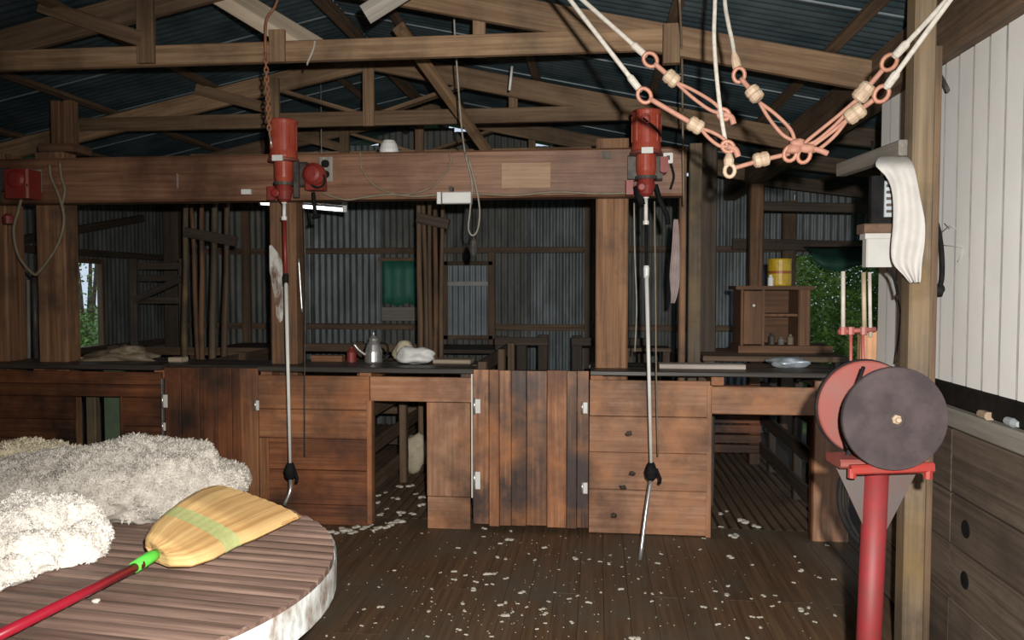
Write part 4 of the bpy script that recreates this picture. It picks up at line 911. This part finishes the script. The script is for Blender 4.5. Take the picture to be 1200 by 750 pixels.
n = 72; ring_r = [(TR-.018, TZ-.035), (TR-.018, TZ-.031), (TR+.001, TZ-.031), (TR+.005, TZ-.012), (TR+.006, TZ-.05), (TR+.004, TZ-.115), (TR-.02, TZ-.115)]
rows = [[TC+Vector((r*math.cos(2*math.pi*k/n), r*math.sin(2*math.pi*k/n), z)) for k in range(n+1)] for (r, z) in ring_r+[ring_r[0]]]
MB().grid(rows, smooth=False).build('rim', 'rim', tbl)
for (d_, z, l_) in ((sper, TZ-.06, TR-.02), (sdir, TZ-.10, TR-.03)):
    bar('cross_bearer', 'dark_brown', TC-d_*l_+Vector((0, 0, z)), TC+d_*l_+Vector((0, 0, z)), .08, .05, tbl)
bar('centre_post', 'dark_brown', TC, TC+Vector((0, 0, TZ-.09)), .12, .12, tbl)
for k in range(4):
    q = Vector((math.cos(k*math.pi/2+.6), math.sin(k*math.pi/2+.6), 0)); bar('foot', 'dark_brown', TC+q*.05+Vector((0, 0, .04)), TC+q*.6+Vector((0, 0, .04)), .08, .08, tbl)

# --- fleeces: lumpy masses of wool with locks standing out of the surface
def fleece(name, label, mat, blobs, amp1, amp2, vox, locks, seed, llen, lw, floor_z=TZ+.001, curl=.5):
    rng = random.Random(seed); b = MB()
    for i, (c, r) in enumerate(blobs): b.blob(c, r, i+seed, .25, 3)
    o = b.build(name, mat)
    rm = o.modifiers.new('r', 'REMESH'); rm.mode = 'VOXEL'; rm.voxel_size = vox
    for (nm, sz, st) in (('lumps', .09, amp1), ('curls', .028, amp2)):
        tx_ = bpy.data.textures.new(nm, 'CLOUDS'); tx_.noise_scale = sz; tx_.noise_depth = 2
        dm = o.modifiers.new(nm, 'DISPLACE'); dm.texture = tx_; dm.strength = st; dm.mid_level = .5; dm.texture_coords = 'LOCAL'
    bpy.context.view_layer.update(); dg = bpy.context.evaluated_depsgraph_get()
    me = bpy.data.meshes.new_from_object(o.evaluated_get(dg)); o.modifiers.clear(); o.data = me
    lz = floor_z-o.location.z
    for v in me.vertices:
        if v.co.z < lz: v.co.z = lz+.0005
    for p in me.polygons: p.use_smooth = True
    if not me.materials: me.materials.append(M[mat])
    # locks
    polys = [p for p in me.polygons if p.normal.z > -.35 and p.center.z > lz+.004]
    k = MB()
    for _ in range(locks):
        p = rng.choice(polys); nrm = p.normal; t = Vector((rng.gauss(0, 1), rng.gauss(0, 1), rng.gauss(0, 1))); t = (t-nrm*t.dot(nrm)).normalized(); s_ = nrm.cross(t)
        L_ = llen*rng.uniform(.5, 1.3); W_ = lw*rng.uniform(.6, 1.3); c0 = p.center+o.location-nrm*.004
        P_ = [c0, c0+nrm*L_*.45+t*L_*.2*curl, c0+nrm*L_*.75+t*L_*.9*curl, c0+nrm*L_*.72+t*L_*1.6*curl]
        vs_ = []
        for q, w_ in zip(P_, (1, .95, .7)): vs_ += [q+s_*W_*w_, q+nrm*W_*.5-t*W_*.3, q-s_*W_*w_]
        vs_.append(P_[3]); f_ = []
        for i in range(2):
            a_ = i*3; f_ += [(a_, a_+1, a_+4, a_+3), (a_+1, a_+2, a_+5, a_+4)]
        f_ += [(6, 7, 9), (7, 8, 9)]
        k.add(vs_, f_, None, True)
    ko = k.build('wool_locks', mat, o, recalc=False); ko['kind'] = 'stuff'
    tag(o, label, 'fleece', 'fleeces on the wool table'); return o
fleece('fleece', 'long grey-white fleece rolled across back of the table', 'fleece_grey',
       [((-2.28, 2.72, .87), (.34, .26, .125)), ((-2.03, 2.74, .885), (.32, .26, .14)), ((-1.82, 2.76, .895), (.28, .24, .14)), ((-1.62, 2.80, .895), (.20, .22, .15)), ((-1.48, 2.88, .87), (.13, .17, .105)), ((-1.58, 2.88, .995), (.12, .11, .055)), ((-1.74, 2.86, 1.005), (.13, .11, .055))], .05, .022, .011, 34000, 3, .017, .0024)
fleece('fleece', 'fluffy bright white fleece end nearest the broom handle', 'fleece_white',
       [((-2.02, 2.30, .83), (.28, .28, .11)), ((-1.84, 2.38, .84), (.20, .20, .11)), ((-1.78, 2.20, .83), (.18, .18, .09)), ((-1.71, 2.36, .82), (.12, .14, .075)), ((-1.82, 2.46, .88), (.10, .09, .06)), ((-1.91, 2.10, .82), (.22, .16, .08)), ((-1.75, 2.05, .815), (.14, .10, .055)), ((-1.66, 2.28, .82), (.12, .12, .06))], .075, .03, .010, 26000, 11, .014, .0028)
fleece('fleece', 'creamy yellowish fleece behind the grey one at the left edge', 'fleece_yellow',
       [((-2.35, 2.98, .88), (.30, .20, .12)), ((-2.14, 2.98, .88), (.18, .16, .105))], .06, .025, .012, 9000, 23, .018, .003)

# --- broom
bo = thing('broom', 'straw broom with a red handle lying on the wool table', 'broom', at_z(190, 640, .84))
nk = at_z(178, 655, .845)
hd0, hd1 = at_z(184, 650, .848), at_z(-40, 764, .84)
MB().tube([at_z(166, 661, .846), hd1], .0135, 14).build('handle', 'crimson', bo)
MB().tube([at_z(157, 665, .846), at_z(176, 653, .848), at_z(184, 649, .848)], [.0165, .0185, .016], 14).build('ferrule', 'green', bo)
# head: cross sections between two outline curves
lo_px = [(183, 658), (200, 664), (225, 664), (250, 656), (277, 641), (298, 633), (323, 621), (350, 608)]
hi_px = [(177, 647), (170, 640), (170, 632), (178, 617), (195, 602), (210, 590), (229, 578), (249, 571)]
def up_curve(a, b, k):                        # the far edge rests a little on the fleece
    return a+(b-a)*k
secs = []
for i in range(8):
    t_ = i/7; lo_, hi_ = at_z(*lo_px[i], .825), at_z(*hi_px[i], .845+.085*min(1, t_*1.4))
    secs.append((lo_, hi_, .018+.016*math.sin(math.pi*min(1, .15+t_*.6))-.012*max(0, t_-.6)))
def broom_section(lo_, hi_, th, n=28, jag=0.0):
    d = hi_-lo_; nn = Vector((0, 0, 1)); nn = (nn-d.normalized()*nn.dot(d.normalized())).normalized(); r = []
    for k in range(n):
        u_ = k/(n-1); e = max(0, 1-abs(2*u_-1)**3)**.5; r.append(lo_+d*u_+nn*(th*(.15+.85*e)+.0016*math.sin(k*2.4)))
    for k in range(n-1, -1, -1):
        u_ = k/(n-1); e = max(0, 1-abs(2*u_-1)**3)**.5; r.append(lo_+d*u_-nn*th*.35*e)
    return r
fine = []
for i in range(7):
    for k in range(4):
        t_ = k/4; a, b = secs[i], secs[i+1]; fine.append((a[0].lerp(b[0], t_), a[1].lerp(b[1], t_), a[2]+(b[2]-a[2])*t_))
fine.append(secs[7])
rows = [broom_section(*s_) for s_ in fine]
rows = [r+[r[0]] for r in rows]
rr = MB().grid(rows); rr.g = [Vector((i*.012, math.sin(2*math.pi*j/56)*.08, j*.0055)) for i, r_ in enumerate(rows) for j in range(len(r_))]
for e in (rows[0], rows[-1]): rr.add(e[:-1], [tuple(range(len(e)-1))])
rr.build('straw_head', 'straw', bo)
for j, (ia, ib) in enumerate(((14, 17),)):
    ia = int(ia); rows2 = []
    for i in range(ia, ia+4):
        a = fine[min(i, len(fine)-1)]; rr_ = broom_section(a[0], a[1], a[2]+.0025); c_ = (a[0]+a[1])/2
        rows2.append([c_+(p-c_)*1.008 for p in rr_]+[c_+(rr_[0]-c_)*1.008])
    MB().grid(rows2).build('stitch_band', 'green_thread', bo)
rng = random.Random(4); st = MB()
for k in range(1600):
    u_ = rng.random(); a, b = fine[-6], fine[-1]; v_ = rng.uniform(-.2, .9)*.7
    pa_, pb_ = a[0].lerp(a[1], u_), b[0].lerp(b[1], u_); d = (pb_-pa_)
    th = b[2]*(.2+.8*(1-abs(2*u_-1)**3)**.5)*v_
    p0 = pa_+d*rng.uniform(.3, .8)+Vector((0, 0, th+.004)); p1 = pb_+d*rng.uniform(-.12, .14)+Vector((rng.gauss(0, .004), rng.gauss(0, .004), th*.8))
    s_ = d.cross(Vector((0, 0, 1))).normalized()*.0016
    st.add([p0-s_, p0+s_, p1+s_*.6, p1-s_*.6, p0+Vector((0, 0, .002)), p1+Vector((0, 0, .0012))], [(0, 3, 5, 4), (4, 5, 2, 1)], None, False)
so = st.build('loose_straws', 'straw_tip', bo, recalc=False); so['kind'] = 'stuff'
p = at_z(112, 704, TZ+.004); tag(MB().blob(p, (.012, .01, .006), 4, .5, 2).build('wool_scrap', 'wool'), 'tiny wool scrap on the table slats under the broom handle', 'wool')

# ================================================================== WOOL ON THE FLOOR
protos = []
for k in range(5):
    b = MB()
    for j in range(random.choice([2, 3, 3])):
        b.blob((rnd(.018), rnd(.018), .010), (.018+rnd(.006), .016+rnd(.006), .011), k*7+j, .6, 2)
    protos.append(b)
L1 = [(57, 95, 12), (85, 92, 9), (120, 82, 12), (170, 75, 10), (205, 60, 14), (220, 90, 8), (270, 50, 8), (310, 48, 8), (430, 95, 8), (310, 258, 12), (110, 318, 8), (240, 332, 9), (175, 430, 12), (250, 420, 18), (165, 500, 11), (460, 440, 16), (455, 548, 12), (390, 520, 9), (590, 520, 14), (625, 540, 11), (570, 265, 17), (570, 300, 14), (620, 280, 12), (510, 268, 9), (665, 180, 13), (700, 75, 16), (820, 85, 12), (815, 125, 24), (775, 140, 14), (760, 200, 15), (795, 208, 14), (720, 275, 22), (750, 275, 17), (655, 345, 22), (665, 310, 14), (715, 320, 12), (740, 318, 10), (800, 295, 16), (605, 405, 15), (615, 438, 11), (865, 355, 18), (775, 410, 19), (800, 400, 13), (795, 460, 24), (780, 485, 12), (830, 440, 9), (850, 405, 9), (890, 420, 11), (870, 455, 10), (900, 185, 9), (925, 213, 12), (968, 160, 16), (1105, 208, 20), (1165, 210, 10), (1030, 255, 8), (1118, 270, 6), (1015, 355, 10), (1075, 382, 11), (1115, 370, 10), (1165, 400, 17), (960, 430, 16), (975, 450, 17), (1090, 488, 15), (935, 515, 12), (970, 490, 10), (735, 550, 12), (470, 340, 12), (470, 395, 9), (10, 545, 10), (985, 395, 12), (700, 110, 9), (590, 160, 12), (225, 490, 8), (550, 450, 8)]
L2 = [(12, 195, 10), (45, 205, 12), (50, 170, 8), (125, 180, 9), (95, 215, 7), (250, 165, 9), (235, 203, 13), (158, 262, 9), (12, 315, 10), (92, 303, 15), (188, 318, 9), (215, 322, 10), (250, 318, 9), (213, 350, 10), (125, 418, 8), (145, 495, 22), (400, 148, 9), (415, 105, 8), (520, 180, 19), (605, 208, 9), (795, 232, 16), (788, 198, 6), (765, 278, 11), (868, 258, 9), (925, 265, 12), (440, 275, 6), (510, 290, 13), (460, 312, 11), (505, 325, 16), (490, 352, 7), (415, 372, 13), (460, 378, 10), (470, 440, 13), (600, 340, 8), (650, 330, 13), (695, 328, 8), (710, 352, 9), (685, 370, 11), (605, 410, 11), (633, 412, 12), (635, 452, 12), (800, 385, 19), (825, 375, 12), (815, 398, 10), (850, 430, 10), (930, 405, 9), (590, 495, 14), (895, 132, 9), (320, 138, 7), (770, 175, 9), (370, 312, 6)]
meshes = []
def scrap(px, py, size_px, lab, grp, z=.002):
    p = at_z(px, py, z); 
    kind = random.randrange(5)
    if len(meshes) <= kind:
        while len(meshes) <= kind:
            o = protos[len(meshes)].build('wool_scrap', 'wool', base=(0, 0, 0)); meshes.append(o.data); bpy.data.objects.remove(o)
    o = bpy.data.objects.new('wool_scrap', meshes[kind]); C.objects.link(o)
    s_ = size_px/930*p.y/.062*1.36; o.location = p; o.scale = (s_, s_, s_*.7); o.rotation_euler = (0, 0, random.uniform(0, 6.28)); WL[o.name] = p
    tag(o, lab, 'wool', grp)
def floor_scrap(px, py, s_):
    if px < 505: w_ = 'between the round table and the tall chute hole'
    elif px < 640 and py < 665: w_ = 'in front of the foot of the wide gate'
    elif px < 640: w_ = 'on open boards well forward of the wide gate'
    elif px < 830 and py < 665: w_ = 'around the tip of the right handpiece'
    elif px < 830: w_ = 'on open boards well forward of the right handpiece'
    else: w_ = 'in front of the broad chute near the grinder'
    scrap(px, py, s_, 'white scrap of wool '+w_, 'wool scraps '+w_)
for (u_, v_, s_) in L1: floor_scrap(380+u_/3.75, 600+v_/3.75, s_/3.75*1.3)
for (u_, v_, s_) in L2: floor_scrap(700+u_/3.333, 600+v_/3.333, s_/3.333*1.3)
for k in range(14): floor_scrap(388+k*6.2+rnd(2), 627-k*1.0+rnd(3), random.uniform(6, 11))
for (px, py, s_) in ((845, 603, 6), (852, 600, 5), (872, 612, 11), (885, 618, 8), (858, 630, 8), (862, 628, 6), (845, 618, 5)): scrap(px, py, s_, 'wool scrap on the floor inside the broad chute', 'wool scraps inside the broad chute')
for k in range(16): scrap(random.uniform(438, 498), random.uniform(560, 608), random.uniform(4, 9), 'wool scrap on the floor inside the tall chute hole', 'wool scraps inside the tall chute')
p = at(487, 536, 6.9); tag(MB().blob((p.x, 6.9, .16), (.12, .12, .16), 31, .4, 3).build('wool_heap', 'fleece_yellow'), 'dim heap of wool deep inside the tall chute hole', 'wool')
# fine bits: nobody could count them
b = MB(); rng = random.Random(5)
for k in range(420):
    u_ = rng.gauss(600, 120) if k % 3 else rng.uniform(400, 1000); v_ = rng.uniform(615, 775)
    p = at_z(u_, v_, .002)
    if p.y > 5.2: continue
    r = rng.uniform(.0015, .004); a_ = rng.uniform(0, 6.28)
    q = [Vector((math.cos(a_+i*2.09)*r*rng.uniform(.7, 2.2), math.sin(a_+i*2.09)*r, 0)) for i in range(3)]
    b.add([p+q[0], p+q[1], p+q[2], p+Vector((0, 0, r))], [(0, 1, 3), (1, 2, 3), (2, 0, 3), (2, 1, 0)])
o = b.build('wool_dust', 'wool', recalc=False); tag(o, 'fine specks of wool dusted over the shearing floor', 'wool', kind='stuff')

# ================================================================== OUTSIDE
def bush(name, label, c, r, n, mat, cat, seed, trunk=None, leaf=.07):
    t = thing(name, label, cat, (c[0], c[1], -.12)); rng = random.Random(seed); b = MB()
    for k in range(n):
        while True:
            q = Vector((rng.uniform(-1, 1), rng.uniform(-1, 1), rng.uniform(-1, 1)))
            if .35 < q.length < 1: break
        q *= (1+.25*noise.noise(q*2+Vector((seed, 0, 0)))); p = Vector((c[0]+q.x*r[0], c[1]+q.y*r[1], c[2]+q.z*r[2]))
        d = Vector((rng.gauss(0, 1), rng.gauss(0, 1), rng.gauss(0, .6)-.3)).normalized(); s_ = d.cross(Vector((rng.gauss(0, 1), rng.gauss(0, 1), 1))).normalized(); L_ = leaf*rng.uniform(.6, 1.3)
        b.add([p, p+d*L_*.5+s_*L_*.28, p+d*L_, p+d*L_*.5-s_*L_*.28], [(0, 1, 2, 3)])
    f = b.build('foliage', mat, t, recalc=False); f['kind'] = 'stuff'
    st_ = MB()
    for k in range(6):
        e = Vector((c[0]+rng.uniform(-.6, .6)*r[0], c[1]+rng.uniform(-.6, .6)*r[1], c[2]+rng.uniform(-.2, .6)*r[2]))
        st_.tube(curve_pts([(c[0], c[1], -.15), ((c[0]+e.x)/2+.05, (c[1]+e.y)/2, (e.z-.1)/2+.2), e], 4), [.05*(1-.08*i) if trunk else .025*(1-.08*i) for i in range(9)], 6)
    st_.build('branches', 'bark', t)
bush('shrub', 'leafy green shrub outside the rear doorway beside the cupboard', (3.2, 11.0, 1.0), (1.3, .75, 1.6), 26000, 'leaf', 'shrub', 3)
bush('shrub', 'darker shrub outside the rear doorway nearest white wall end', (4.4, 12.9, 1.3), (2.0, .8, 2.2), 26000, 'leaf_dark', 'shrub', 5)
bush('tree', 'pale tree outside, seen through the narrow bright window', (-7.75, 11.2, 1.95), (.8, .8, 1.0), 1100, 'leaf', 'tree', 8, True)
bush('shrub', 'low shrub outside below the narrow bright window', (-7.3, 10.6, .55), (.8, .6, .75), 3200, 'leaf', 'shrub', 9)
bpy.context.view_layer.update()
